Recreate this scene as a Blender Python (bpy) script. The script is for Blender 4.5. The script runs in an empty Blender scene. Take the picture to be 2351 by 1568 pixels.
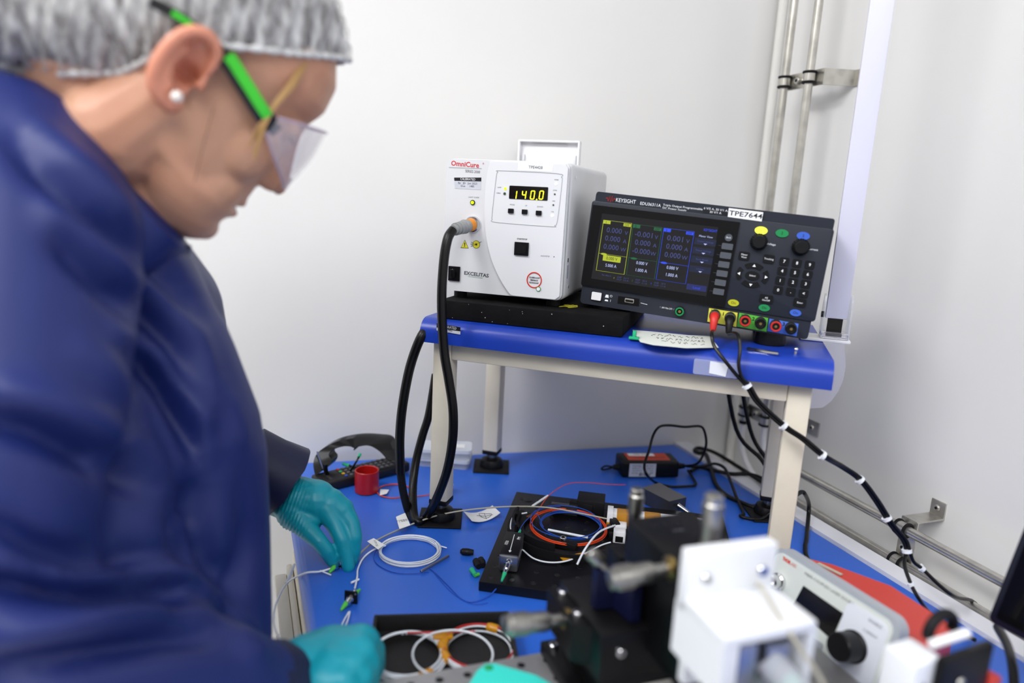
import bpy, bmesh, math, random
import numpy as np
from mathutils import Matrix, Vector
random.seed(7)
scene = bpy.context.scene
COL = scene.collection
rad = math.radians
# ------------------------------------------------------------------ camera
F, CX, CY = 1600.0, 1175.5, 784.0            # focal length and centre in photo pixels (2351 x 1568)
PITCH, ROLL = rad(11.6), rad(2.9)
EYE = np.array([0.0, 0.0, 1.2])
DESK = 0.75
FWD = np.array([0.0, math.cos(PITCH), -math.sin(PITCH)])
_r = np.array([1.0, 0, 0]); _u = np.cross(_r, FWD)
RIGHT = math.cos(ROLL) * _r + math.sin(ROLL) * _u
UP = -math.sin(ROLL) * _r + math.cos(ROLL) * _u
cam_data = bpy.data.cameras.new('camera'); cam = bpy.data.objects.new('camera', cam_data); COL.objects.link(cam)
cam_data.sensor_width = 36.0; cam_data.lens = F / 2351 * 36
cam_data.clip_start = 0.02
cam.matrix_world = Matrix(((RIGHT[0], UP[0], -FWD[0], EYE[0]), (RIGHT[1], UP[1], -FWD[1], EYE[1]),
                           (RIGHT[2], UP[2], -FWD[2], EYE[2]), (0, 0, 0, 1)))
cam_data.dof.use_dof = True; cam_data.dof.focus_distance = 0.92; cam_data.dof.aperture_fstop = 2.0
scene.camera = cam
# ------------------------------------------------------------------ world, exposure
vs = scene.view_settings
vs.view_transform = 'Standard'; vs.look = 'None'; vs.gamma = 1.0; vs.use_curve_mapping = False
vs.exposure = 0.08
world = bpy.data.worlds.new('room_light'); scene.world = world; world.use_nodes = True
bg = world.node_tree.nodes['Background']
bg.inputs[0].default_value = (1.0, 0.985, 0.96, 1); bg.inputs[1].default_value = 0.52

# ------------------------------------------------------------------ pixel helpers (photo pixel -> point on a real plane)
def ray(x, y): return FWD + RIGHT * ((x - CX) / F) + UP * ((CY - y) / F)
def pz(x, y, z=DESK):
    d = ray(x, y); return EYE + d * ((z - EYE[2]) / d[2])
def pd(x, y, t): return EYE + ray(x, y) * t
def onplane(x, y, p0, n):
    d = ray(x, y); n = np.array(n); return EYE + d * (((np.array(p0) - EYE) @ n) / (d @ n))
def proj(p):
    v = np.asarray(p) - EYE; t = v @ FWD
    return np.stack([CX + F * (v @ RIGHT) / t, CY - F * (v @ UP) / t, t], -1)
# ------------------------------------------------------------------ materials
def srgb(h):
    if isinstance(h, str):
        h = h.lstrip('#'); c = [int(h[i:i + 2], 16) / 255 for i in (0, 2, 4)]
    else: c = [v / 255 for v in h]
    return tuple(((v + 0.055) / 1.055) ** 2.4 if v > 0.04045 else v / 12.92 for v in c) + (1.0,)
MATS = {}
def mat(name, col='#808080', rough=0.5, metal=0.0, noise=0.0, nscale=20.0, bump=0.0, bscale=200.0, emit=None, estr=1.0,
        trans=0.0, alpha=1.0, coat=0.0, sheen=0.0, sss=0.0, ior=1.45, col2=None, spec=0.5):
    if name in MATS: return MATS[name]
    m = bpy.data.materials.new(name); m.use_nodes = True; MATS[name] = m
    nt = m.node_tree; b = nt.nodes['Principled BSDF']; c = srgb(col)
    b.inputs['Base Color'].default_value = c
    b.inputs['Roughness'].default_value = rough; b.inputs['Metallic'].default_value = metal
    b.inputs['IOR'].default_value = ior; b.inputs['Specular IOR Level'].default_value = spec
    b.inputs['Transmission Weight'].default_value = trans; b.inputs['Alpha'].default_value = alpha
    b.inputs['Coat Weight'].default_value = coat; b.inputs['Sheen Weight'].default_value = sheen
    if sss: b.inputs['Subsurface Weight'].default_value = sss; b.inputs['Subsurface Radius'].default_value = (0.01, 0.004, 0.002); b.inputs['Subsurface Scale'].default_value = 1.0
    if emit: b.inputs['Emission Color'].default_value = srgb(emit); b.inputs['Emission Strength'].default_value = estr
    if noise or bump:
        tc = nt.nodes.new('ShaderNodeTexCoord')
    if noise:
        n = nt.nodes.new('ShaderNodeTexNoise'); n.inputs['Scale'].default_value = nscale; n.inputs['Detail'].default_value = 4
        nt.links.new(tc.outputs['Object'], n.inputs['Vector'])
        r = nt.nodes.new('ShaderNodeMix'); r.data_type = 'RGBA'
        c2 = srgb(col2) if col2 else tuple(max(0, v * (1 - noise)) for v in c[:3]) + (1,)
        r.inputs['A'].default_value = c; r.inputs['B'].default_value = c2
        mr = nt.nodes.new('ShaderNodeMapRange'); mr.inputs[1].default_value = 0.4; mr.inputs[2].default_value = 0.7
        nt.links.new(n.outputs['Fac'], mr.inputs[0]); nt.links.new(mr.outputs[0], r.inputs['Factor'])
        nt.links.new(r.outputs['Result'], b.inputs['Base Color'])
    if bump:
        n2 = nt.nodes.new('ShaderNodeTexNoise'); n2.inputs['Scale'].default_value = bscale; n2.inputs['Detail'].default_value = 3
        nt.links.new(tc.outputs['Object'], n2.inputs['Vector'])
        bu = nt.nodes.new('ShaderNodeBump'); bu.inputs['Strength'].default_value = bump; bu.inputs['Distance'].default_value = 0.002
        nt.links.new(n2.outputs['Fac'], bu.inputs['Height']); nt.links.new(bu.outputs['Normal'], b.inputs['Normal'])
    return m
# ------------------------------------------------------------------ geometry builder
def trs(loc=(0, 0, 0), rot=(0, 0, 0), scl=(1, 1, 1)):
    return Matrix.LocRotScale(Vector(loc), __import__('mathutils').Euler(rot), Vector(scl))
def frame(o, x, z=(0, 0, 1)):
    """matrix with origin o, x axis along x, z axis near z"""
    x = Vector(x).normalized(); z = Vector(z); y = z.cross(x).normalized(); z = x.cross(y)
    return Matrix(((x[0], y[0], z[0], o[0]), (x[1], y[1], z[1], o[1]), (x[2], y[2], z[2], o[2]), (0, 0, 0, 1)))
def axis(o, z, x=(0.123, 0.9, 0.31)):
    """matrix whose z axis runs along z"""
    z = Vector(z).normalized(); x = Vector(x); y = z.cross(x).normalized(); x = y.cross(z)
    return Matrix(((x[0], y[0], z[0], o[0]), (x[1], y[1], z[1], o[1]), (x[2], y[2], z[2], o[2]), (0, 0, 0, 1)))
def smooth_path(pts, n=6, closed=False):
    P = [np.array(p, float) for p in pts]; N = len(P); out = []
    for i in range(N if closed else N - 1):
        if closed: p0, p1, p2, p3 = P[(i - 1) % N], P[i], P[(i + 1) % N], P[(i + 2) % N]
        else: p0, p1, p2, p3 = P[max(i - 1, 0)], P[i], P[i + 1], P[min(i + 2, N - 1)]
        for k in range(n):
            t = k / n
            out.append(0.5 * ((2 * p1) + (-p0 + p2) * t + (2 * p0 - 5 * p1 + 4 * p2 - p3) * t * t + (-p0 + 3 * p1 - 3 * p2 + p3) * t ** 3))
    if not closed: out.append(P[-1])
    return out
class G:
    def __init__(self): self.v = []; self.f = []
    def add(self, verts, faces, M=None):
        k = len(self.v)
        if M is not None: verts = [M @ Vector(p) for p in verts]
        self.v += [tuple(p) for p in verts]; self.f += [tuple(i + k for i in f) for f in faces]; return self
    def bm(self, bm, M=None):
        bm.verts.index_update(); self.add([v.co[:] for v in bm.verts], [[v.index for v in f.verts] for f in bm.faces], M); bm.free(); return self
    def box(self, lo, hi, M=None, b=0.0, seg=2):
        x0, y0, z0 = lo; x1, y1, z1 = hi
        V = [(x0, y0, z0), (x1, y0, z0), (x1, y1, z0), (x0, y1, z0), (x0, y0, z1), (x1, y0, z1), (x1, y1, z1), (x0, y1, z1)]
        Q = [(0, 3, 2, 1), (4, 5, 6, 7), (0, 1, 5, 4), (1, 2, 6, 5), (2, 3, 7, 6), (3, 0, 4, 7)]
        if not b: return self.add(V, Q, M)
        bm = bmesh.new(); vs_ = [bm.verts.new(p) for p in V]
        for q in Q: bm.faces.new([vs_[i] for i in q])
        b = min(b, 0.49 * min(x1 - x0, y1 - y0, z1 - z0))
        bmesh.ops.bevel(bm, geom=list(bm.edges), offset=b, segments=seg, profile=0.5, affect='EDGES')
        return self.bm(bm, M)
    def prism(self, poly, z0, z1, M=None, b=0.0, seg=2):
        a = sum(poly[i][0] * poly[(i + 1) % len(poly)][1] - poly[(i + 1) % len(poly)][0] * poly[i][1] for i in range(len(poly)))
        if a < 0: poly = poly[::-1]
        n = len(poly); V = [(p[0], p[1], z0) for p in poly] + [(p[0], p[1], z1) for p in poly]
        Q = [tuple(range(n - 1, -1, -1)), tuple(range(n, 2 * n))] + [(i, (i + 1) % n, n + (i + 1) % n, n + i) for i in range(n)]
        if not b: return self.add(V, Q, M)
        bm = bmesh.new(); vs_ = [bm.verts.new(p) for p in V]
        for q in Q: bm.faces.new([vs_[i] for i in q])
        bm.edges.ensure_lookup_table()
        top = [e for e in bm.edges if e.verts[0].co.z == z1 and e.verts[1].co.z == z1]
        bmesh.ops.bevel(bm, geom=top, offset=b, segments=seg, profile=0.5, affect='EDGES')
        return self.bm(bm, M)
    def lathe(self, prof, M=None, n=20):
        V = []; Q = []; m = len(prof)
        for r, z in prof:
            for k in range(n): a = 2 * math.pi * k / n; V.append((r * math.cos(a), r * math.sin(a), z))
        for i in range(m - 1):
            for k in range(n): Q.append((i * n + k, i * n + (k + 1) % n, (i + 1) * n + (k + 1) % n, (i + 1) * n + k))
        Q.append(tuple(range(n - 1, -1, -1))); Q.append(tuple((m - 1) * n + k for k in range(n)))
        return self.add(V, Q, M)
    def cyl(self, p0, p1, r, r1=None, n=16, b=0.0):
        p0 = Vector(p0); p1 = Vector(p1); L = (p1 - p0).length; r1 = r if r1 is None else r1
        pr = [(r, 0), (r1, L)] if not b else [(r - b, 0), (r, b), (r1, L - b), (r1 - b, L)]
        return self.lathe(pr, axis(p0, p1 - p0), n)
    def tube(self, pts, r, n=8, closed=False, rs=None):
        P = [Vector(p) for p in pts]; N = len(P); V = []; Q = []; nrm = None
        for i in range(N):
            if closed: t = P[(i + 1) % N] - P[i - 1]
            else: t = P[min(i + 1, N - 1)] - P[max(i - 1, 0)]
            t.normalize()
            if nrm is None: nrm = t.orthogonal().normalized()
            else:
                nrm = nrm - t * nrm.dot(t)
                nrm = nrm.normalized() if nrm.length > 1e-6 else t.orthogonal().normalized()
            bi = t.cross(nrm); rr = rs[i] if rs is not None else r
            for k in range(n): a = 2 * math.pi * k / n; V.append(P[i] + nrm * (rr * math.cos(a)) + bi * (rr * math.sin(a)))
        for i in range(N if closed else N - 1):
            j = (i + 1) % N
            for k in range(n): Q.append((i * n + k, i * n + (k + 1) % n, j * n + (k + 1) % n, j * n + k))
        if not closed: Q.append(tuple(range(n - 1, -1, -1))); Q.append(tuple((N - 1) * n + k for k in range(n)))
        return self.add(V, Q)
    def sph(self, c, r, M=None, nu=16, nv=10):
        if not hasattr(r, '__len__'): r = (r, r, r)
        V = [(c[0], c[1], c[2] - r[2])]; Q = []
        for i in range(1, nv):
            t = math.pi * i / nv
            for k in range(nu):
                a = 2 * math.pi * k / nu; V.append((c[0] + r[0] * math.sin(t) * math.cos(a), c[1] + r[1] * math.sin(t) * math.sin(a), c[2] - r[2] * math.cos(t)))
        V.append((c[0], c[1], c[2] + r[2])); L = len(V) - 1
        for k in range(nu):
            Q.append((0, 1 + (k + 1) % nu, 1 + k)); Q.append((L, 1 + (nv - 2) * nu + k, 1 + (nv - 2) * nu + (k + 1) % nu))
        for i in range(nv - 2):
            for k in range(nu): Q.append((1 + i * nu + k, 1 + i * nu + (k + 1) % nu, 1 + (i + 1) * nu + (k + 1) % nu, 1 + (i + 1) * nu + k))
        return self.add(V, Q, M)
    def sheet(self, poly, th, M=None):          # thin flat polygon with thickness
        return self.prism(poly, 0, th, M)
    def mesh(self, name, smooth=35):
        me = bpy.data.meshes.new(name); me.from_pydata(self.v, [], self.f); me.validate()
        if smooth: me.shade_smooth(); me.set_sharp_from_angle(angle=rad(smooth))
        return me
    def build(self, name, m, parent=None, label=None, smooth=35):
        o = bpy.data.objects.new(name, self.mesh(name, smooth)); COL.objects.link(o)
        o.data.materials.append(MATS[m] if isinstance(m, str) else m)
        if parent is not None: o.parent = parent
        if label: o['label'] = label
        return o
def thing(name, label, cat, M=None, group=None):
    o = bpy.data.objects.new(name, None); COL.objects.link(o); o.empty_display_size = 0.02
    if M is not None: o.matrix_world = M
    o['label'] = label; o['category'] = cat
    if group: o['group'] = group
    return o
def tag(o, label, cat, group=None):
    o['label'] = label; o['category'] = cat
    if group: o['group'] = group
    return o
def struct(o): o['kind'] = 'structure'; return o
def tone(name, g, m, label, cat, group=None, smooth=35): return tag(g.build(name, m, None, None, smooth), label, cat, group)
_tc = {}
def text_mesh(s, size, align='CENTER', bold=0.0, ext=0.0):
    k = (s, size, align, bold, ext)
    if k in _tc: return _tc[k]
    cu = bpy.data.curves.new('lettering', 'FONT'); cu.body = s; cu.size = size; cu.align_x = align; cu.align_y = 'CENTER'
    cu.offset = bold; cu.extrude = ext; cu.resolution_u = 2
    ob = bpy.data.objects.new('lettering', cu); COL.objects.link(ob)
    dg = bpy.context.evaluated_depsgraph_get(); me = bpy.data.meshes.new_from_object(ob.evaluated_get(dg))
    bpy.data.objects.remove(ob); me.name = 'lettering'; _tc[k] = me; return me
def text(s, size, m, parent, M, align='CENTER', bold=0.0, width=None, name='lettering'):
    me = text_mesh(s, size, align, bold)
    o = bpy.data.objects.new(name, me); COL.objects.link(o)
    if not me.materials: me.materials.append(MATS[m])
    elif me.materials[0] != MATS[m]:
        o.data = me.copy(); o.data.materials.clear(); o.data.materials.append(MATS[m])
    if width:                                     # squeeze to the measured width
        xs = [v.co.x for v in me.vertices]; w = max(xs) - min(xs); M = M @ Matrix.Diagonal((width / w, 1, 1, 1))
    o.parent = parent; o.matrix_local = M; return o
def copy_tree(o, parent=None):
    c = o.copy(); COL.objects.link(c); c.parent = parent
    for ch in list(o.children): copy_tree(ch, c)
    return c
def rrect(x0, y0, x1, y1, r, n=5):
    out = []
    for cx, cy, a0 in ((x1 - r, y1 - r, 0), (x0 + r, y1 - r, 90), (x0 + r, y0 + r, 180), (x1 - r, y0 + r, 270)):
        for k in range(n + 1): a = rad(a0 + 90 * k / n); out.append((cx + r * math.cos(a), cy + r * math.sin(a)))
    return out
def circle(cx, cy, rx, ry=None, n=20):
    ry = rx if ry is None else ry
    return [(cx + rx * math.cos(2 * math.pi * k / n), cy + ry * math.sin(2 * math.pi * k / n)) for k in range(n)]
PANEL = Matrix(((1, 0, 0, 0), (0, 0, -1, 0), (0, 1, 0, 0), (0, 0, 0, 1)))    # (a, b, out) -> x right, z up, -y out

mat('white_wall', '#e5e4e2', 0.55, noise=0.03, nscale=3, bump=0.05, bscale=30)
mat('floor_vinyl', '#cfcfcf', 0.4, noise=0.08, nscale=8)
mat('ceiling_tile', '#e8e8e8', 0.8, noise=0.04, nscale=40)
mat('light_panel', '#ffffff', 0.5, emit='#f4f8ff', estr=4.0)
mat('desk_blue', '#2b66d2', 0.36, noise=0.10, nscale=5, bump=0.04, bscale=500)
mat('white_laminate', '#e4e5ec', 0.4, noise=0.03)
mat('steel', '#cbc8c0', 0.30, 0.85, noise=0.2, nscale=60)
mat('steel_dark', '#8d8b86', 0.33, 1.0, noise=0.3, nscale=80)
mat('chrome', '#d9d9dc', 0.15, 1.0)
mat('black_rubber', '#0f0f12', 0.6, spec=0.3)
mat('black_plastic', '#0d0d10', 0.38, bump=0.08, bscale=900, spec=0.3)
mat('black_cable', '#08080a', 0.35, spec=0.35)
mat('white_plastic', '#e9e9ec', 0.35)
mat('clear_plastic', '#f4f4ff', 0.06, trans=0.92, ior=1.3)
mat('frosted', '#e3e3ee', 0.4, trans=0.55, ior=1.2)
mat('cream_paint', '#e0d8c6', 0.45, noise=0.06, nscale=30)
mat('paper', '#e8e9ea', 0.75, noise=0.04)
mat('ink', '#1a1b22', 0.6)
mat('tie_white', '#e3e7ee', 0.4)
# ------------------------------------------------------------------ lamps in the ceiling (built here because they light everything)
WD = np.array([math.cos(rad(-70.5)), math.sin(rad(-70.5)), 0.0])      # along the right wall, towards the camera
WN = np.array([-WD[1], WD[0], 0.0])                                     # out of the room through the right wall
EDGE0 = np.array([.37, 1.295, DESK])                                    # outer end of the bench against the right wall
CORNER = np.array([.446, 1.32, 0.0])
BD = np.array([-math.cos(rad(15.0)), -math.sin(rad(15.0)), 0.0])       # along the back wall, to the left
CEIL = 2.62
for i, (x, y, sx, sy, e) in enumerate(((-1.25, -.30, .6, 1.2, 2.1), (-.20, -1.15, .6, 1.2, .75), (-2.0, -1.65, .6, 1.2, .8), (.50, -1.45, .6, 1.2, .50))):
    t = thing('ceiling_light', ['white ceiling light panel over the aisle beside the bench', 'white ceiling light panel straight behind the camera', 'white ceiling light panel behind on the left', 'white ceiling light panel behind on the right'][i], 'light', trs((x, y, CEIL)), 'ceiling light panels')
    G().box((-sx / 2 - .02, -sy / 2 - .02, -.012), (sx / 2 + .02, sy / 2 + .02, -.001), b=.004).build('frame', 'white_plastic', t)
    G().box((-sx / 2, -sy / 2, -.016), (sx / 2, sy / 2, -.0125)).build('diffuser', 'light_panel', t)
    la = bpy.data.lights.new('ceiling_lamp', 'AREA'); la.shape = 'RECTANGLE'; la.size = sx; la.size_y = sy
    la.energy = 19.0 * e; la.color = (1.0, 0.99, 0.975)
    lo = bpy.data.objects.new('ceiling_lamp', la); COL.objects.link(lo); lo.parent = t; lo.location = (0, 0, -.03)
# ------------------------------------------------------------------ room shell
def quadbox(name, pts, off, m):
    g = G(); P = [np.array(p, float) for p in pts]; Q = [p + np.array(off) for p in P]
    g.add(P + Q, [(0, 1, 2, 3), (7, 6, 5, 4), (0, 4, 5, 1), (1, 5, 6, 2), (2, 6, 7, 3), (3, 7, 4, 0)])
    return struct(g.build(name, m, smooth=0))
cr2 = CORNER + WD * 3.2; cl2 = CORNER + BD * 3.6; Z = np.array([0, 0, CEIL])
quadbox('wall_right', [CORNER, cr2, cr2 + Z, CORNER + Z], WN * .08, 'white_wall')
BN = np.array([-BD[1], BD[0], 0]); BN = BN if BN[1] > 0 else -BN
quadbox('wall_back', [CORNER + WN * .1, cl2, cl2 + Z, CORNER + WN * .1 + Z], BN * .08, 'white_wall')
struct(G().box((-3.2, -2.2, -.05), (2.2, 1.6, 0)).build('floor', 'floor_vinyl', smooth=0))
struct(G().box((-3.2, -2.2, CEIL), (2.2, 1.6, CEIL + .05)).build('ceiling', 'ceiling_tile', smooth=0))
mat('coving', '#e6e4de', 0.5)
cc = CORNER + WD * .006 - WN * .006
struct(G().tube([cc + [0, 0, .0], cc + [0, 0, CEIL]], .008, 12).build('trim_1', 'coving'))
# ------------------------------------------------------------------ bench
bench = thing('lab_bench', 'long blue-topped lab bench with white strip against the right wall', 'bench')
left0 = np.array([-.372, 1.094]); back1 = np.array([.325, 1.290]); r1 = np.array([.914, -.30]); l1 = np.array([.182, -.30])
G().prism([left0, back1, r1, l1], DESK - .03, DESK, b=.009, seg=3).build('worktop', 'desk_blue', bench)
n2 = WN[:2]
G().prism([back1 + [.001, .004], back1 + n2 * .031 + [0, .004], r1 + n2 * .031, r1 + [.001, 0]], DESK - .03, DESK + .0006).build('worktop_strip', 'white_laminate', bench)
for p in (left0 + [.12, -.05], back1 + [-.06, -.1], l1 + [.07, .08], r1 + [-.1, .06]):
    G().box((p[0] - .02, p[1] - .02, 0), (p[0] + .02, p[1] + .02, DESK - .031), b=.003).build('leg', 'cream_paint', bench)
# drawer unit peeping out below the left edge of the bench
d2 = np.array([.106, -.27]); d2 = d2 / np.linalg.norm(d2); o2 = np.array([d2[1], -d2[0]]); o2 = o2 if o2[0] < 0 else -o2
pA = np.array([-.298, .923]) + d2 * .02
M = Matrix(((d2[0], o2[0], 0, pA[0]), (d2[1], o2[1], 0, pA[1]), (0, 0, 1, 0), (0, 0, 0, 1)))
dr = thing('drawer_unit', 'cream drawer trays stacked under the left edge of the blue bench', 'drawers', M)
mat('cream_tray', '#c9c4b8', 0.5)
G().box((0, -.30, .02), (.36, .005, .70), b=.004).build('body', 'cream_paint', dr)
for k in range(7):
    z = .06 + k * .092; q = G().box((.01, .006, z), (.35, .014, z + .072), b=.003).build('drawer', 'cream_tray', dr)
    G().box((.02, .014, z + .056), (.34, .030, z + .064), b=.003).build('handle', 'cream_tray', q)
# ------------------------------------------------------------------ pipes on the right wall
def wp(x, y, off=.02): return onplane(x, y, EDGE0 + WN * off, WN)
def along(p): return float((np.asarray(p) - EDGE0) @ WD)
def wall(a, z, off=.02):
    p = EDGE0 + WD * a + WN * off; return np.array([p[0], p[1], z])
v1, v2 = wp(1795, 240), wp(1850, 240)
pr = .0066
for nm, v, lo, lab in (('p', v1, .83, 'thin steel conduit pipe nearest the room corner, running up the wall'), ('q', v2, .85, 'second thin steel conduit pipe, further from the corner, running up the wall')):
    t = thing('conduit_pipe', lab, 'pipe', trs((v[0], v[1], lo)), 'steel pipes up the wall')
    G().tube([(0, 0, 0), (0, 0, CEIL - lo)], pr, 14).build('pipe', 'steel', t)
    G().cyl((0, 0, -.006), (0, 0, .0), .0072).build('end_collar', 'black_rubber', t)
    G().tube(smooth_path([(0, 0, -.004), (.002, -.003, -.05), (.014, -.03, -.085), (.03, -.09, -.10)], 6), .005, 10).build('hose', 'white_plastic', t)
def pipe_clamp(parent, c, ax, name='clamp'):
    g = G(); c = Vector(c); ax = Vector(ax)
    q = g.cyl(c - ax * .006, c + ax * .006, pr + .0022, n=20).build(name, 'steel', parent)
    for s in (-1, 1):
        r = [c + ax * (s * .0075) + (Matrix.Rotation(2 * math.pi * k / 20, 3, ax) @ ax.orthogonal().normalized()) * (pr + .0024) for k in range(20)]
        G().tube(r, .0021, 6, True).build('rubber_ring', 'black_rubber', q)
def bolt(parent, c, ax, r=.005, h=.004, name='bolt', m='steel'):
    c = Vector(c); ax = Vector(ax).normalized()
    q = G().cyl(c, c + ax * h, r, r * .92, n=14, b=r * .12).build(name, m, parent)
    G().cyl(c + ax * h, c + ax * (h + .0004), r * .45, n=6).build('socket', 'black_rubber', q); return q
def wall_bracket(label, z, a1, a2):
    t = thing('pipe_bracket', label, 'bracket')
    g = G()
    c = .012   # plate height half
    def slab(A, B, th, za, zb):
        A = np.array(A); B = np.array(B); d = (B - A); d /= np.linalg.norm(d); nn = np.array([-d[1], d[0], 0])
        P = [A - nn * th, B - nn * th, B + nn * th, A + nn * th]
        V = [(*p[:2], za) for p in P] + [(*p[:2], zb) for p in P]
        g.add(V, [(3, 2, 1, 0), (4, 5, 6, 7), (0, 1, 5, 4), (1, 2, 6, 5), (2, 3, 7, 6), (3, 0, 4, 7)])
    slab(wall(a1 - .004, 0, .031), wall(a2 + .020, 0, .031), .0012, z - c, z + c)
    slab(wall(a2 + .019, 0, .031), wall(a2 + .032, 0, .079), .0012, z - c, z + c)
    slab(wall(a2 + .031, 0, .0785), wall(a2 + .062, 0, .0785), .0012, z - c, z + c)
    g.build('plate', 'steel', t)
    bolt(t, wall((a1 + a2) / 2 - .006, z, .030), -WN, .006, .006)
    bolt(t, wall(a2 + .048, z, .0775), -WN, .0045, .003, 'screw')
    for a in (a1, a2): pipe_clamp(t, wall(a, z, .02), (0, 0, 1))
    return t
a1, a2 = along(v1), along(v2)
wall_bracket('upper steel bracket clamping the two upright pipes, high on the wall', float(wp(1855, 178)[2]), a1, a2)
wall_bracket('lower steel bracket clamping the upright pipes, seen under the blue shelf', float(wp(1745, 960)[2]), a1, a2)
zu = float((wp(1855, 1103)[2] + wp(2300, 1325)[2]) / 2); zl = float((wp(1902, 1200)[2] + wp(2260, 1410)[2]) / 2) + .002
for z, lab in ((zu, 'upper steel pipe running level along the right wall'), (zl, 'lower steel pipe running level along the right wall behind the bench edge')):
    tone('wall_pipe', G().tube([wall(.16, z), wall(1.6, z)], pr, 14), 'steel', lab, 'pipe', 'level pipes on the right wall')
t = thing('pipe_bracket', 'steel bracket holding the two level pipes on the right wall', 'bracket')
ab = along(wp(2070, 1230)); g = G()
M = frame(wall(ab, 0, .031), WD)
g.box((-.013, -.0012, zl - .012), (.013, .0012, zu + .012), M, b=.0008)
g.box((-.011, -.0010, zu + .010), (.011, .049, zu + .0125), M); g.box((-.011, .0465, zu + .011), (.011, .049, zu + .034), M, b=.0008)
g.build('plate', 'steel', t)
bolt(t, wall(ab, zu + .024, .0770), -WN, .0045, .003, 'screw'); bolt(t, wall(ab, (zu + zl) / 2 - .004, .030), -WN, .006, .006)
for z in (zu, zl): pipe_clamp(t, wall(ab, z, .02), WD)

# ------------------------------------------------------------------ riser shelf, its own frame: u along the front, v to the back
TH = rad(-17.5); S0 = np.array([-.093, .905, 0.0])
EXS = np.array([math.cos(TH), math.sin(TH), 0]); EYS = np.array([-math.sin(TH), math.cos(TH), 0])
MS = Matrix(((EXS[0], EYS[0], 0, S0[0]), (EXS[1], EYS[1], 0, S0[1]), (0, 0, 1, 0), (0, 0, 0, 1)))
def S(u, v, z): return S0 + EXS * u + EYS * v + np.array([0, 0, z])
def sv(x, y, v): return onplane(x, y, S(0, v, 0), EYS)
def toS(p): w = np.asarray(p) - S0; return np.array([w @ EXS, w @ EYS, w[2]])
ZS = 1.041                                                             # top of the riser shelf
mat('shelf_blue', '#1a3ca8', 0.33, noise=0.12, nscale=6, bump=0.03, bscale=300)
sh = thing('riser_shelf', 'small cream-framed riser shelf with a blue rounded top, standing on the bench', 'shelf', MS)
prof = [(.255, 1.010), (-.018, 1.010)]
for k in range(7): a = rad(180 - 90 * k / 6); prof.append((.002 + .020 * math.cos(a), 1.021 + .020 * math.sin(a)))
prof += [(.255, 1.041)]
G().prism(prof, -.024, .475, Matrix(((0, 0, 1, 0), (1, 0, 0, 0), (0, 1, 0, 0), (0, 0, 0, 1)))).build('shelf_top', 'shelf_blue', sh, 'blue laminate top with rounded front edge')
LT = .026
us = (-.012, .432); vs2 = (-.001, .212)
for u in us:
    for v in vs2:
        q = G().box((u, v, .782), (u + LT, v + LT, 1.0095), b=.0025).build('leg', 'cream_paint', sh)
        c = (u + LT / 2, v + LT / 2)
        G().box((u - .0005, v - .0005, .776), (u + LT + .0005, v + LT + .0005, .784), b=.002).build('end_cap', 'black_plastic', q)
        G().lathe([(.0075, .764), (.0075, .778)], trs((c[0], c[1], 0)), 14).build('stem', 'steel_dark', q)
        G().lathe([(.020, .7535), (.0205, .758), (.017, .766), (.009, .769)], trs((c[0], c[1], 0)), 24).build('foot_cup', 'black_plastic', q)
        a = rad(18 if v == vs2[1] else 20)
        G().box((-.030, -.030, .7503), (.030, .030, .7533), trs((c[0], c[1], 0), (0, 0, a)), b=.001).build('foot_pad', 'black_rubber', q)
for v in vs2: G().box((us[0] + LT, v + .001, .986), (us[1], v + LT - .001, 1.0095), b=.002).build('rail', 'cream_paint', sh)
for u in us: G().box((u + .001, vs2[0] + LT, .986), (u + LT - .001, vs2[1], 1.0095), b=.002).build('rail', 'cream_paint', sh)
# calibration sticker and taped paper on the front edge
def spx(x, y, v): return toS(sv(x, y, v))
a = spx(1003, 738, -.0185); b = spx(1057, 768, -.0185)
mat('sticker_silver', '#c9ccd4', 0.4, noise=0.06, nscale=90); mat('sticker_black', '#15161c', 0.45)
M = Matrix.Translation((0, -.0186, 0)) @ PANEL
st = G().prism([(a[0], b[2] + .002), (b[0], b[2]), (b[0], a[2] - .004), (a[0], a[2] - .002)], 0, .0003, M).build('sticker', 'sticker_silver', sh, 'silver calibration sticker')
G().prism([(a[0], a[2] - .0078), (b[0], a[2] - .0095), (b[0], a[2] - .004), (a[0], a[2] - .002)], .0003, .0005, M).build('sticker_header', 'sticker_black', st)
text('CALIBRATED', .0048, 'paper', st, M @ trs(((a[0] + b[0]) / 2, a[2] - .0058, .0006), (0, 0, rad(-3))), width=.022)
text('12  Jan 2024\n   1485', .0045, 'ink', st, M @ trs(((a[0] + b[0]) / 2, b[2] + .0068, .0006), (0, 0, rad(-3))), width=.020)
mat('clear_tape', '#cfd6f0', 0.12, alpha=0.28); mat('paper_white', '#e3e6ee', 0.6)
a = spx(1595, 815, -.0185); b = spx(1695, 868, -.0185)
tp = G().prism(rrect(a[0], b[2] - .001, b[0], a[2] - .004, .002), 0, .0004, M).build('clear_tape', 'clear_tape', sh, 'clear sticky tape')
G().prism([(a[0] + .018, b[2] + .002), (b[0] - .014, b[2]), (b[0] - .012, b[2] + .015), (a[0] + .018, b[2] + .016)], .0004, .0008, M).build('paper_slip', 'paper_white', tp)
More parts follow.
